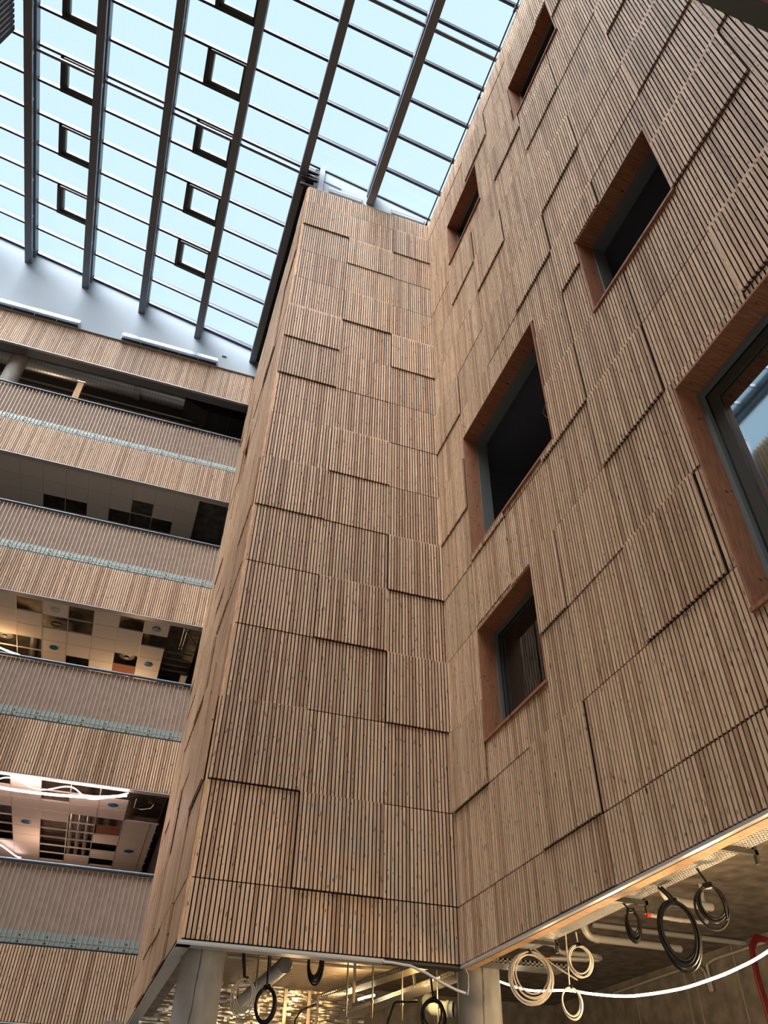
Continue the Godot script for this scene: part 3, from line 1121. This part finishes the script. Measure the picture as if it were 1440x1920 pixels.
	b2.box(Vector3(-3.2, 21.6, -7.3), Vector3(6, 21.85, -0.3))
	b2.box(Vector3(0.45, 21.6, -0.3), Vector3(6, 21.85, 24))
	var f := solid("ceiling", b2, M.dark, "flat roof deck on top of the timber tower and right wall", "roof")
	f.set_meta("kind", "structure")
	# the dark blind rail along the right wall's top
	b2 = MB.new()
	b2.tube([Vector3(-0.07, 22.13, -0.10), Vector3(-0.07, 22.07, 9.0)], 0.018, 8)
	var cb := thing("guide_rail", "thin dark rail running along the top edge of the right wall", "rail")
	part(cb, "rod", b2.mesh(), M.dark)
	for z in [0.0, 1.9, 3.6, 5.6, 7.6]:
		b2 = MB.new()
		b2.bevel_box(Vector3(-0.095, 22.06, z - 0.06), Vector3(-0.045, 22.15, z + 0.06), 0.01)
		part(cb, "clamp", b2.mesh(), M.dark)
		b2 = MB.new()
		b2.box(Vector3(-0.07, 22.02, z - 0.01), Vector3(0.05, 22.05, z + 0.01))
		part(cb, "arm", b2.mesh(), M.dark)


# ------------------------------------------------------------------ the gallery on our own side, and the screen at the left

func build_near_side() -> void:
	var o := thing("gallery", "dark edged gallery soffit overhead in the top right corner", "gallery", Vector3(-17.5, 0, 9.11))
	var b := MB.new()
	b.box(Vector3(0.12, 7.96, 0), Vector3(17.36, 8.02, 0.15))
	part(o, "edge_profile", b.mesh(), M.darkframe)
	b = MB.new()
	b.box(Vector3(0.12, 7.975, 0.15), Vector3(17.36, 8.4, 3.2))
	part(o, "soffit", b.mesh(), M.brown)
	b = MB.new()
	b.box(Vector3(0.12, 8.02, 0.02), Vector3(17.36, 9.2, 0.14))
	b.box(Vector3(0.12, 8.02, 3.06), Vector3(17.36, 9.2, 3.2))
	part(o, "front", b.mesh(), M.pine)
	# slatted screen at the upper left
	var s := thing("slat_screen", "dark slatted screen cut off by the top left picture corner", "screen", Vector3(-11.05, 19.9, 1.40))
	b = MB.new()
	b.box(Vector3(0, -7.0, 0), Vector3(0.05, 2.07, 0.075))
	var sm := b.mesh()
	for k in 64:
		part(s, "slat", sm, M.dark, Vector3(0, 0, k * 0.118))
	b = MB.new()
	b.box(Vector3(-0.06, 2.02, 0), Vector3(0.0, 2.07, 7.6))
	b.box(Vector3(-0.06, 0.0, 0), Vector3(0.0, 0.06, 7.6))
	b.box(Vector3(-0.06, -7.0, -0.04), Vector3(0.05, 2.07, 0.0))
	part(s, "frame", b.mesh(), M.dark)
	b = MB.new()
	b.box(Vector3(-0.6, -19.9, 0.1), Vector3(-0.07, 0.0, 7.5))
	part(s, "pier", b.mesh(), M.pine)


# ------------------------------------------------------------------ the unfinished ground floor

func coil(label: String, at: Vector3, rx: float, ry: float, turns: int, r: float, mat: Material, tails: Array, turn := -0.42) -> void:
	var o := thing("cable_coil", label, "cable coil", at)
	var b := MB.new()
	var p := []
	var n := 28
	var face := Basis(Vector3.UP, turn)
	for k in turns:
		p = []
		var wob := rng.randf_range(0.76, 1.08)
		var tilt := rng.randf_range(-0.25, 0.25)
		var off := Vector3(rng.randf_range(-0.12, 0.12) * rx, rng.randf_range(-0.10, 0.02) * ry, rng.randf_range(-0.04, 0.04))
		for s in n:
			var g := TAU * s / n
			var sag := 1.0 + 0.08 * maxf(0.0, -sin(g))
			p.append(face * (Vector3(cos(g) * rx * wob, sin(g) * ry * wob * sag + ry * (1.0 - wob), sin(g + k) * tilt * rx * 0.4) + off))
		b.tube(p, r, 6, Color.WHITE, true)
	part(o, "loops", b.mesh(), mat)
	for t in tails:
		b = MB.new()
		var c := Curve3D.new()
		for k in t.size():
			var d: Vector3 = (t[mini(k + 1, t.size() - 1)] - t[maxi(k - 1, 0)]) * 0.2
			c.add_point(t[k] - at, -d, d)
		c.bake_interval = 0.05
		b.tube(Array(c.get_baked_points()), r, 6)
		part(o, "tail", b.mesh(), mat)
	b = MB.new()
	b.tube([Vector3(-0.02, ry * 0.97, -0.03), Vector3(0.02, ry * 1.0, 0.03)], r * 2.6, 8)
	part(o, "tie", b.mesh(), M.black)


# an open steel tray whose bottom and flanges are a lattice
func tray(label: String, a: Vector3, e: Vector3, w: float, h: float, mat: Material) -> void:
	var o := thing("cable_tray", label, "cable tray", a)
	var z := (e - a)
	var ln := z.length()
	var dz := z / ln
	var x := Vector3.UP.cross(dz).normalized()
	var b := MB.new()
	var y := dz.cross(x)
	var n := int(ln / 0.034)
	for k in n + 1:
		b.obox(dz * (ln * k / n) - x * w * 0.5, x * w, y * 0.002, dz * 0.017)
	for k in 11:
		b.obox(x * (w * (k / 10.0 - 0.5)) - x * 0.006, x * 0.012, y * 0.003, dz * ln)
	part(o, "perforated_base", b.mesh(), mat)
	for s in [-0.5, 0.5]:
		b = MB.new()
		b.obox(x * (w * s) - x * 0.002, x * 0.004, y * 0.018, dz * ln)
		b.obox(x * (w * s) - x * 0.002 + y * (h - 0.02), x * 0.004, y * 0.02, dz * ln)
		var m := int(ln / 0.06)
		for k in m:
			b.obox(x * (w * s) - x * 0.002 + dz * (ln * k / m), x * 0.004, y * h, dz * 0.035)
		part(o, "flange", b.mesh(), mat)


# a sheet of foil with real wrinkles, mostly level
func crumpled(at: Vector3, w: float, h: float) -> ArrayMesh:
	var f := FastNoiseLite.new()
	f.seed = 77
	f.frequency = 1.0
	f.fractal_octaves = 3
	var b := MB.new()
	var nx := 78
	var ny := 140
	var p := []
	for j in ny + 1:
		for i in nx + 1:
			var x := w * i / nx
			var y := h * j / ny
			p.append(at + Vector3(x, y, 0.014 * f.get_noise_2d(x * 2.2, y * 17.0) + 0.02 * f.get_noise_2d(x * 1.3 + 40.0, y * 2.0)))
	for j in ny:
		for i in nx:
			var k := j * (nx + 1) + i
			b.quad(p[k], p[k + 1], p[k + nx + 2], p[k + nx + 1])
	return b.mesh()


func pipe_run(called: String, label: String, p: Array, r: float, mat: Material, cap: Material = null) -> void:
	var c := Curve3D.new()
	for k in p.size():
		c.add_point(p[k])
	var pts := []
	for k in p.size():
		if k == 0 or k == p.size() - 1:
			pts.append(p[k])
		else:
			var a: Vector3 = (p[k - 1] - p[k]).normalized()
			var e: Vector3 = (p[k + 1] - p[k]).normalized()
			var q := r * 2.5
			for s in 5:
				var t := s / 4.0
				pts.append(p[k] + a * q * (1 - t) * (1 - t) + e * q * t * t)
	var b := MB.new()
	b.tube(pts, r, 12)
	var o := thing(called, label, "pipe")
	part(o, "tube", b.mesh(), mat)
	b = MB.new()
	for k in p.size():
		if k > 0 and k < p.size() - 1:
			for e in [p[k - 1], p[k + 1]]:
				var d: Vector3 = (e - p[k]).normalized()
				b.tube([p[k] + d * r * 2.4, p[k] + d * r * 3.4], r * 1.18, 12)
	if p.size() > 2:
		part(o, "fitting", b.mesh(), mat)
	if cap:
		b = MB.new()
		var d: Vector3 = (p[0] - p[1]).normalized()
		b.tube([p[0] - d * 0.01, p[0] + d * r * 1.5], r * 1.15, 12)
		part(o, "end_cap", b.mesh(), cap)


func build_ground_floor() -> void:
	# soffits
	var b := MB.new()
	b.box(Vector3(0.14, 4.40, -5.6), Vector3(4.4, 4.45, 12))
	var f := solid("ceiling", b, M.soffit, "rough concrete soffit of the ground floor behind the right wall", "ceiling")
	f.set_meta("kind", "structure")
	b = MB.new()
	for k in 52:
		var z := -5.6 + k * 0.105
		b.prism([Vector2(0, 0), Vector2(0.085, 0), Vector2(0.095, 0.03), Vector2(0.105, 0.03), Vector2(0.105, 0.06), Vector2(0, 0.06)], Transform3D(Basis(Vector3(0, 0, 1), Vector3.UP, Vector3(-1, 0, 0)), Vector3(0.05, 4.32, z)), 3.4)
	f = solid("ceiling", b, M.deck, "ribbed metal deck over the ground floor under the tower", "ceiling")
	f.set_meta("kind", "structure")
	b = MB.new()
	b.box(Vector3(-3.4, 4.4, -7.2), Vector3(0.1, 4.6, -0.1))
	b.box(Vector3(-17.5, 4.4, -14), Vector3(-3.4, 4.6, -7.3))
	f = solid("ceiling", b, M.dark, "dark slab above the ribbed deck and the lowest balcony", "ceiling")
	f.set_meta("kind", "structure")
	# walls
	b = MB.new()
	b.box(Vector3(4.40, 0, -5.6), Vector3(4.7, 4.45, 12))
	var wall := struct("wall_right", "bare concrete wall marked by formwork at the bottom right", "wall")
	part(wall, "face", b.mesh(), M.concrete)
	b = MB.new()
	for z in [-2.8, -1.44, -1.2, -0.25, 1.1]:
		b.box(Vector3(4.392, 0, z - 0.008), Vector3(4.40, 4.42, z + 0.008))
	part(wall, "formwork_ridge", b.mesh(), M.column)
	b = MB.new()
	b.box(Vector3(-3.38, 0, -5.75), Vector3(4.7, 4.46, -5.585))
	wall = struct("wall_back", "wall lined with crumpled silver insulation foil, below the tower", "wall")
	part(wall, "face", b.mesh(), M.concrete)
	part(wall, "foil", crumpled(Vector3(-3.38, 1.5, -5.56), 3.9, 2.82), M.foil)
	b = MB.new()
	for x in [-0.95, -0.52, 0.25]:
		b.box(Vector3(x - 0.03, 1.5, -5.555), Vector3(x + 0.03, 4.3, -5.53))
	part(wall, "seam_tape", b.mesh(), M.foil)
	b = MB.new()
	b.box(Vector3(-3.9, 0, -14), Vector3(-3.6, 3.7, -6.0))
	f = solid("wall_inner", b, M.concrete, "concrete return wall in the shade behind the left ground floor column", "wall")
	f.set_meta("kind", "structure")

	# columns
	for s in [[Vector3(-3.11, 0, -0.62), 0.262, "stained round concrete column under the left corner of the tower"], [Vector3(0.40, 0, -0.40), 0.275, "round concrete column under the inner corner of the tower"]]:
		b = MB.new()
		b.lathe([Vector2(s[1], 0), Vector2(s[1], 4.35)], Transform3D(Basis(Vector3.RIGHT, -PI / 2), Vector3.ZERO), 40)
		var o := thing("column", s[2], "column", s[0])
		part(o, "shaft", b.mesh(), M.column)
		b = MB.new()
		var wander := FastNoiseLite.new()
		wander.seed = 9
		wander.frequency = 0.6
		var last := []
		for k in 60:
			var y: float = 4.34 - k * 0.04
			var g: float = PI * 0.5 + 0.28 + 0.16 * wander.get_noise_1d(y * 1.5)
			var hw := 0.022 + 0.05 * absf(wander.get_noise_1d(y * 5.0 + 50.0))
			var rr: float = s[1] + 0.0015
			var now := [Vector3(cos(g + hw) * rr, y, sin(g + hw) * rr), Vector3(cos(g - hw) * rr, y, sin(g - hw) * rr)]
			if k > 0:
				b.quad(now[0], now[1], last[1], last[0])
			last = now
		part(o, "stain", b.mesh(), M.stain)

	# light strip on the right, and lights
	led([Vector3(0.82, 3.77, -0.75), Vector3(0.82, 3.58, -0.12), Vector3(0.82, 3.47, 0.37), Vector3(0.82, 3.37, 1.05), Vector3(0.82, 3.26, 1.55), Vector3(0.82, 3.16, 2.07), Vector3(0.82, 3.108, 2.47), Vector3(0.82, 3.065, 3.07), Vector3(0.82, 3.065, 3.5), Vector3(0.82, 3.084, 3.89), Vector3(0.82, 3.135, 4.31), Vector3(0.82, 3.3, 5.1)], 0.012, M.led, "long sagging light strip hung below the cable tray at the bottom right")
	for q in [[0.7, 3.34, 0.3], [2.2, 3.07, 1.0], [3.8, 3.0, 1.5], [5.0, 3.2, 1.5]]:
		omni(Vector3(0.87, q[1], q[0]), q[2], Color(1.0, 0.84, 0.62), 0.08)
	led([Vector3(-0.16, 3.925, -3.75), Vector3(-0.10, 3.93, -3.55), Vector3(-0.03, 3.93, -3.35)], 0.018, M.led, "short warm light strip lying on the slanting tray under the tower")
	led([Vector3(0.42, 3.925, -2.3), Vector3(0.40, 3.93, -2.0), Vector3(0.39, 3.93, -1.7)], 0.014, M.led, "small warm light strip beside the inner corner column")
	omni(Vector3(-0.35, 4.02, -3.6), 0.8, Color(1.0, 0.79, 0.52), 0.06)
	omni(Vector3(0.15, 3.75, -1.9), 0.6, Color(1.0, 0.78, 0.46), 0.06)
	omni(Vector3(-1.3, 3.2, -3.6), 0.45, Color(1.0, 0.83, 0.60), 0.1)

	# trays
	tray("perforated cable tray running close behind the right wall's bottom edge", Vector3(0.36, 3.80, 0.85), Vector3(0.36, 3.80, 10.0), 0.40, 0.06, M.edge)
	tray("short perforated tray crossing behind the inner corner column", Vector3(0.2, 3.72, 0.25), Vector3(1.25, 3.72, 0.25), 0.30, 0.06, M.galv)
	tray("slanting perforated tray under the tower, the nearer one", Vector3(0.05, 3.86, -5.0), Vector3(0.52, 3.86, -1.1), 0.30, 0.06, M.galv)
	tray("slanting perforated tray under the tower, the farther one", Vector3(-0.55, 3.98, -4.2), Vector3(0.10, 3.98, -1.2), 0.24, 0.06, M.galv)
	for s in [[1.3, "bracket of the long cable tray above the first white coil"], [3.1, "bracket of the long cable tray above the small black bundle"], [4.7, "bracket of the long cable tray nearest the right picture edge"]]:
		var z: float = s[0]
		b = MB.new()
		b.box(Vector3(0.15, 3.75, z - 0.015), Vector3(0.64, 3.79, z + 0.015))
		b.box(Vector3(0.60, 3.68, z - 0.015), Vector3(0.63, 4.4, z + 0.015))
		solid("tray_bracket", b, M.darkframe, s[1], "bracket", "brackets of the tray along the right wall")
	for s in [[-0.88, -2.0, "leftmost of four threaded rods crossing the slanting trays"], [-0.505, -2.0, "second of four threaded rods crossing the slanting trays, right of the leftmost"], [-0.06, -2.0, "third of four threaded rods crossing the slanting trays, left of the rightmost"], [0.49, -2.0, "rightmost of four threaded rods, beside the inner corner column"], [-2.08, -2.5, "lone threaded rod above the round ventilation pipe"]]:
		b = MB.new()
		b.tube([Vector3(s[0], 3.42 if s[1] > -2.2 else 3.75, s[1]), Vector3(s[0], 4.32 if s[0] < 0.1 else 4.40, s[1])], 0.012, 6)
		b.tube([Vector3(s[0], 3.60, s[1]), Vector3(s[0], 3.63, s[1])], 0.022, 6)
		solid("threaded_rod", b, M.galv, s[2], "rod", "threaded rods hanging under the tower")

	# coils
	coil("large loose coil of white cable hanging beside the inner corner column", Vector3(0.5, 3.54, 0.83), 0.225, 0.235, 9, 0.009, M.cable, [[Vector3(0.5, 3.79, 0.88), Vector3(0.52, 3.78, 0.95), Vector3(0.62, 3.6, 1.15), Vector3(0.8, 3.42, 1.35)]])
	coil("loose coil of white cable, second from the corner column", Vector3(0.5, 3.468, 1.95), 0.14, 0.165, 4, 0.008, M.cable, [[Vector3(0.5, 3.63, 1.95), Vector3(0.49, 3.75, 1.95)]])
	coil("small white cable coil hanging lowest, just under the light strip", Vector3(0.5, 3.14, 1.665), 0.105, 0.14, 4, 0.008, M.cable, [[Vector3(0.5, 3.28, 1.665), Vector3(0.5, 3.5, 1.69), Vector3(0.5, 3.79, 1.72)]])
	coil("small tight bundle of black cable under the tray", Vector3(0.5, 3.597, 2.993), 0.065, 0.125, 6, 0.009, M.black, [[Vector3(0.5, 3.72, 2.99), Vector3(0.46, 3.79, 2.95)]])
	coil("large heavy coil of black cable with a long tail", Vector3(0.5, 3.378, 3.656), 0.165, 0.265, 9, 0.011, M.black, [[Vector3(0.5, 3.62, 3.66), Vector3(0.5, 3.70, 3.60), Vector3(0.47, 3.79, 3.53)], [Vector3(0.52, 3.63, 3.67), Vector3(0.52, 3.71, 3.61), Vector3(0.49, 3.79, 3.55)]], -0.5)
	coil("ring of thick black cable at the far right, its end hanging down", Vector3(0.5, 3.496, 4.166), 0.13, 0.15, 4, 0.011, M.black, [[Vector3(0.5, 3.63, 4.18), Vector3(0.5, 3.68, 4.16), Vector3(0.46, 3.79, 4.13)], [Vector3(0.5, 3.58, 4.27), Vector3(0.5, 3.46, 4.31), Vector3(0.5, 3.34, 4.305)]])
	coil("black cable hanging in a deep loop under the tower front", Vector3(-1.58, 3.84, -1.15), 0.10, 0.21, 6, 0.013, M.black, [[Vector3(-1.58, 4.04, -1.15), Vector3(-1.58, 4.3, -1.15)]])
	coil("black cable coil hanging in front of the foil wall", Vector3(-2.12, 3.41, -1.5), 0.135, 0.19, 6, 0.013, M.black, [[Vector3(-2.12, 3.6, -1.5), Vector3(-2.15, 4.3, -1.5)]])
	coil("white cable coil hung from a black conduit under the tower", Vector3(-2.5, 3.40, -1.0), 0.14, 0.185, 7, 0.008, M.cable, [[Vector3(-2.5, 3.58, -1.0), Vector3(-2.5, 3.72, -1.0)]])
	coil("black cable coil hanging left of the corner column", Vector3(0.05, 3.36, -1.1), 0.15, 0.19, 6, 0.014, M.black, [[Vector3(0.05, 3.55, -1.1), Vector3(0.02, 3.85, -1.1)]])
	pipe_run("conduit", "black flexible conduit hanging from the tower's bottom edge", [Vector3(-2.57, 4.3, -1.0), Vector3(-2.565, 3.85, -1.0), Vector3(-2.505, 3.55, -1.0)], 0.020, M.black)
	pipe_run("conduit", "black flexible cable bending down left of the round white duct", [Vector3(-0.02, 3.58, -1.5), Vector3(-0.35, 3.55, -1.5), Vector3(-0.45, 3.3, -1.5), Vector3(-0.45, 2.9, -1.5)], 0.015, M.black)

	# ducts and pipes
	b = MB.new()
	b.tube([Vector3(-1.85, 3.92, -1.74), Vector3(-1.87, 3.92, -5.2)], 0.10, 24)
	var du := thing("duct", "round steel ventilation pipe hanging under the tower, pointing at us", "duct")
	part(du, "pipe", b.mesh(), M.duct)
	b = MB.new()
	for z in [-2.2, -4.6]:
		b.box(Vector3(-1.975, 3.90, z), Vector3(-1.955, 4.325, z + 0.02))
		b.box(Vector3(-1.745, 3.90, z), Vector3(-1.725, 4.325, z + 0.02))
	part(du, "hanger", b.mesh(), M.galv)
	b = MB.new()
	for k in 34:
		b.tube([Vector3(-1.85, 3.92, -1.76 - k * 0.1), Vector3(-1.85, 3.92, -1.775 - k * 0.1)], 0.104, 20)
	var sm := part(du, "spiral_seam", b.mesh(), M.galv)
	sm.set_meta("kind", "stuff")
	b = MB.new()
	b.lathe([Vector2(0.105, -0.02), Vector2(0.09, 0), Vector2(0, 0)], Transform3D(Basis(), Vector3(-1.85, 3.92, -1.73)), 24)
	part(du, "end_cap", b.mesh(), M.galv)
	b = MB.new()
	b.tube([Vector3(0.60, 3.80, -2.65), Vector3(0.60, 3.74, -2.55), Vector3(0.62, 3.69, -2.45), Vector3(0.56, 3.65, -2.3), Vector3(0.66, 3.63, -2.2), Vector3(0.78, 3.62, -2.1)], 0.105, 20)
	du = thing("duct", "white round duct elbow left of the inner corner column", "duct")
	part(du, "elbow", b.mesh(), M.white)
	b = MB.new()
	b.tube([Vector3(0.70, 3.627, -2.165), Vector3(0.73, 3.624, -2.14)], 0.115, 20)
	part(du, "collar", b.mesh(), M.white)
	pipe_run("pipe", "grey pipe dropping by an elbow and crossing the soffit at the right", [Vector3(1.50, 4.40, 0.45), Vector3(1.58, 4.1, 0.45), Vector3(3.0, 4.1, 0.40)], 0.045, M.pipe)
	pipe_run("pipe", "long thin grey pipe crossing the soffit from side to side", [Vector3(1.9, 4.355, 0.10), Vector3(4.39, 4.355, 0.06)], 0.035, M.pipe)
	pipe_run("pipe", "grey elbow pipe beside the large black coil", [Vector3(1.45, 4.40, 2.25), Vector3(1.52, 4.1, 2.25), Vector3(2.15, 4.1, 2.2)], 0.045, M.pipe)
	pipe_run("pipe", "copper tipped pipe curving behind the white coils", [Vector3(1.68, 4.1, -0.77), Vector3(2.25, 4.1, -0.60), Vector3(2.35, 4.1, -0.48), Vector3(2.12, 4.1, -0.37), Vector3(1.62, 4.1, -0.40), Vector3(1.5, 4.4, -0.40)], 0.032, M.pipe, M.copper)
	pipe_run("pipe", "pale pipe with an orange end plug beside the large black coil", [Vector3(1.39, 3.98, 2.06), Vector3(1.75, 3.97, 2.04), Vector3(2.2, 3.98, 2.02), Vector3(2.22, 4.40, 2.02)], 0.022, M.pipe, M.orange)
	pipe_run("pipe", "white pipe along the ribbed deck above the slanting tray", [Vector3(-2.4, 4.27, -3.3), Vector3(-0.4, 4.27, -3.25), Vector3(0.58, 4.27, -3.2), Vector3(0.6, 4.05, -3.2)], 0.026, M.pipe)
	pipe_run("pipe", "upright white pipe dropping from the deck onto the tray", [Vector3(-0.47, 4.30, -3.0), Vector3(-0.475, 3.75, -3.0)], 0.024, M.pipe)
	pipe_run("pipe", "thin steel pipe bending down the foil wall", [Vector3(-0.1, 4.2, -5.3), Vector3(-0.42, 4.2, -5.3), Vector3(-0.44, 2.5, -5.3)], 0.022, M.pipe, M.red)
	pipe_run("pipe", "dark thin cable arching across the foil wall", [Vector3(-0.46, 4.06, -5.25), Vector3(-0.72, 3.95, -5.25), Vector3(-0.82, 3.8, -5.25), Vector3(-0.82, 2.5, -5.25)], 0.014, M.black)
	pipe_run("conduit", "thin conduit clipped high along the bare concrete wall", [Vector3(4.36, 4.27, -3.4), Vector3(4.36, 4.29, -1.05), Vector3(4.36, 4.18, -0.9), Vector3(4.36, 3.9, -0.86)], 0.02, M.pipe)
	pipe_run("conduit", "second conduit on the concrete wall, nearer to the red hoses", [Vector3(4.36, 3.9, -0.82), Vector3(4.36, 4.25, -0.82), Vector3(4.36, 4.28, -0.6), Vector3(4.36, 4.28, 1.5)], 0.02, M.pipe)
	# the strip that has come off the tower's bottom edge
	b = MB.new()
	var st := [Vector3(-1.05, 3.69, 0.045), Vector3(-0.94, 3.69, 0.045), Vector3(-0.70, 3.672, 0.05), Vector3(-0.49, 3.61, 0.05), Vector3(-0.28, 3.52, 0.045), Vector3(-0.09, 3.46, 0.04), Vector3(0.02, 3.44, 0.035)]
	b.tube(st, 0.017, 6)
	solid("loose_strip", b, M.edge, "loose grey edge strip hanging down towards the inner corner column", "strip")
	b = MB.new()
	b.tube([Vector3(0.02, 3.70, 0.06), Vector3(0.055, 3.64, 0.06), Vector3(0.05, 3.5, 0.06), Vector3(0.035, 3.42, 0.06)], 0.006, 6)
	solid("cord", b, M.cable, "short pale cord dangling in front of the inner corner column", "cord")
	# red hoses
	var hs := thing("hose", "bundle of dark red hoses hanging over a hook at the right edge", "hoses", Vector3(3.75, 4.2, 1.0))
	for k in 3:
		b = MB.new()
		b.tube([Vector3(-0.10 + k * 0.03, -1.5, -0.02), Vector3(-0.16 + k * 0.02, -0.5, 0), Vector3(-0.12 + k * 0.015, -0.12 - k * 0.02, 0.0), Vector3(0.0, 0.0 - k * 0.025, 0.02), Vector3(0.12, -0.03 - k * 0.02, 0.05), Vector3(0.2, -0.3, 0.08), Vector3(0.16 - k * 0.05, -1.5, 0.1)], 0.022, 8)
		part(hs, "hose_line", b.mesh(), M.red)


func _ready() -> void:
	rng.seed = 20
	# camera
	var cam := Camera3D.new()
	cam.name = "camera"
	cam.transform = Transform3D(Basis(CR, CU, CB).orthonormalized(), CAM)
	cam.fov = 67.296
	cam.near = 0.05
	cam.far = 300.0
	add_child(cam)
	cam.current = true
	# the sun behind thin cloud, high and behind us on the left
	var sun := DirectionalLight3D.new()
	sun.name = "veiled_sun"
	sun.light_energy = 3.9
	sun.light_color = Color(0.985, 0.99, 1.0)
	sun.light_angular_distance = 55.0
	sun.sky_mode = DirectionalLight3D.SKY_MODE_LIGHT_ONLY
	sun.shadow_enabled = true
	add_child(sun)
	sun.look_at_from_position(Vector3(-0.46, 0.80, 0.40) * 10.0, Vector3.ZERO)
	# bright overcast sky
	var env := Environment.new()
	var sky := Sky.new()
	var sm := ProceduralSkyMaterial.new()
	sm.sky_top_color = Color(0.79, 0.905, 0.985)
	sm.sky_horizon_color = Color(0.86, 0.965, 0.985)
	sm.sky_curve = 0.2
	sm.ground_bottom_color = Color(0.45, 0.45, 0.44)
	sm.ground_horizon_color = Color(0.55, 0.56, 0.56)
	sm.energy_multiplier = 1.0
	sky.sky_material = sm
	env.background_mode = Environment.BG_SKY
	env.sky = sky
	env.background_energy_multiplier = 0.88
	env.tonemap_mode = Environment.TONE_MAPPER_LINEAR
	env.tonemap_exposure = 1.45
	env.sdfgi_enabled = true
	env.ssao_enabled = true
	env.ssil_enabled = true
	var we := WorldEnvironment.new()
	we.name = "environment"
	we.environment = env
	add_child(we)

	make_materials()
	build_walls()
	build_roof()
	build_windows()
	build_far_side()
	build_near_side()
	build_ground_floor()
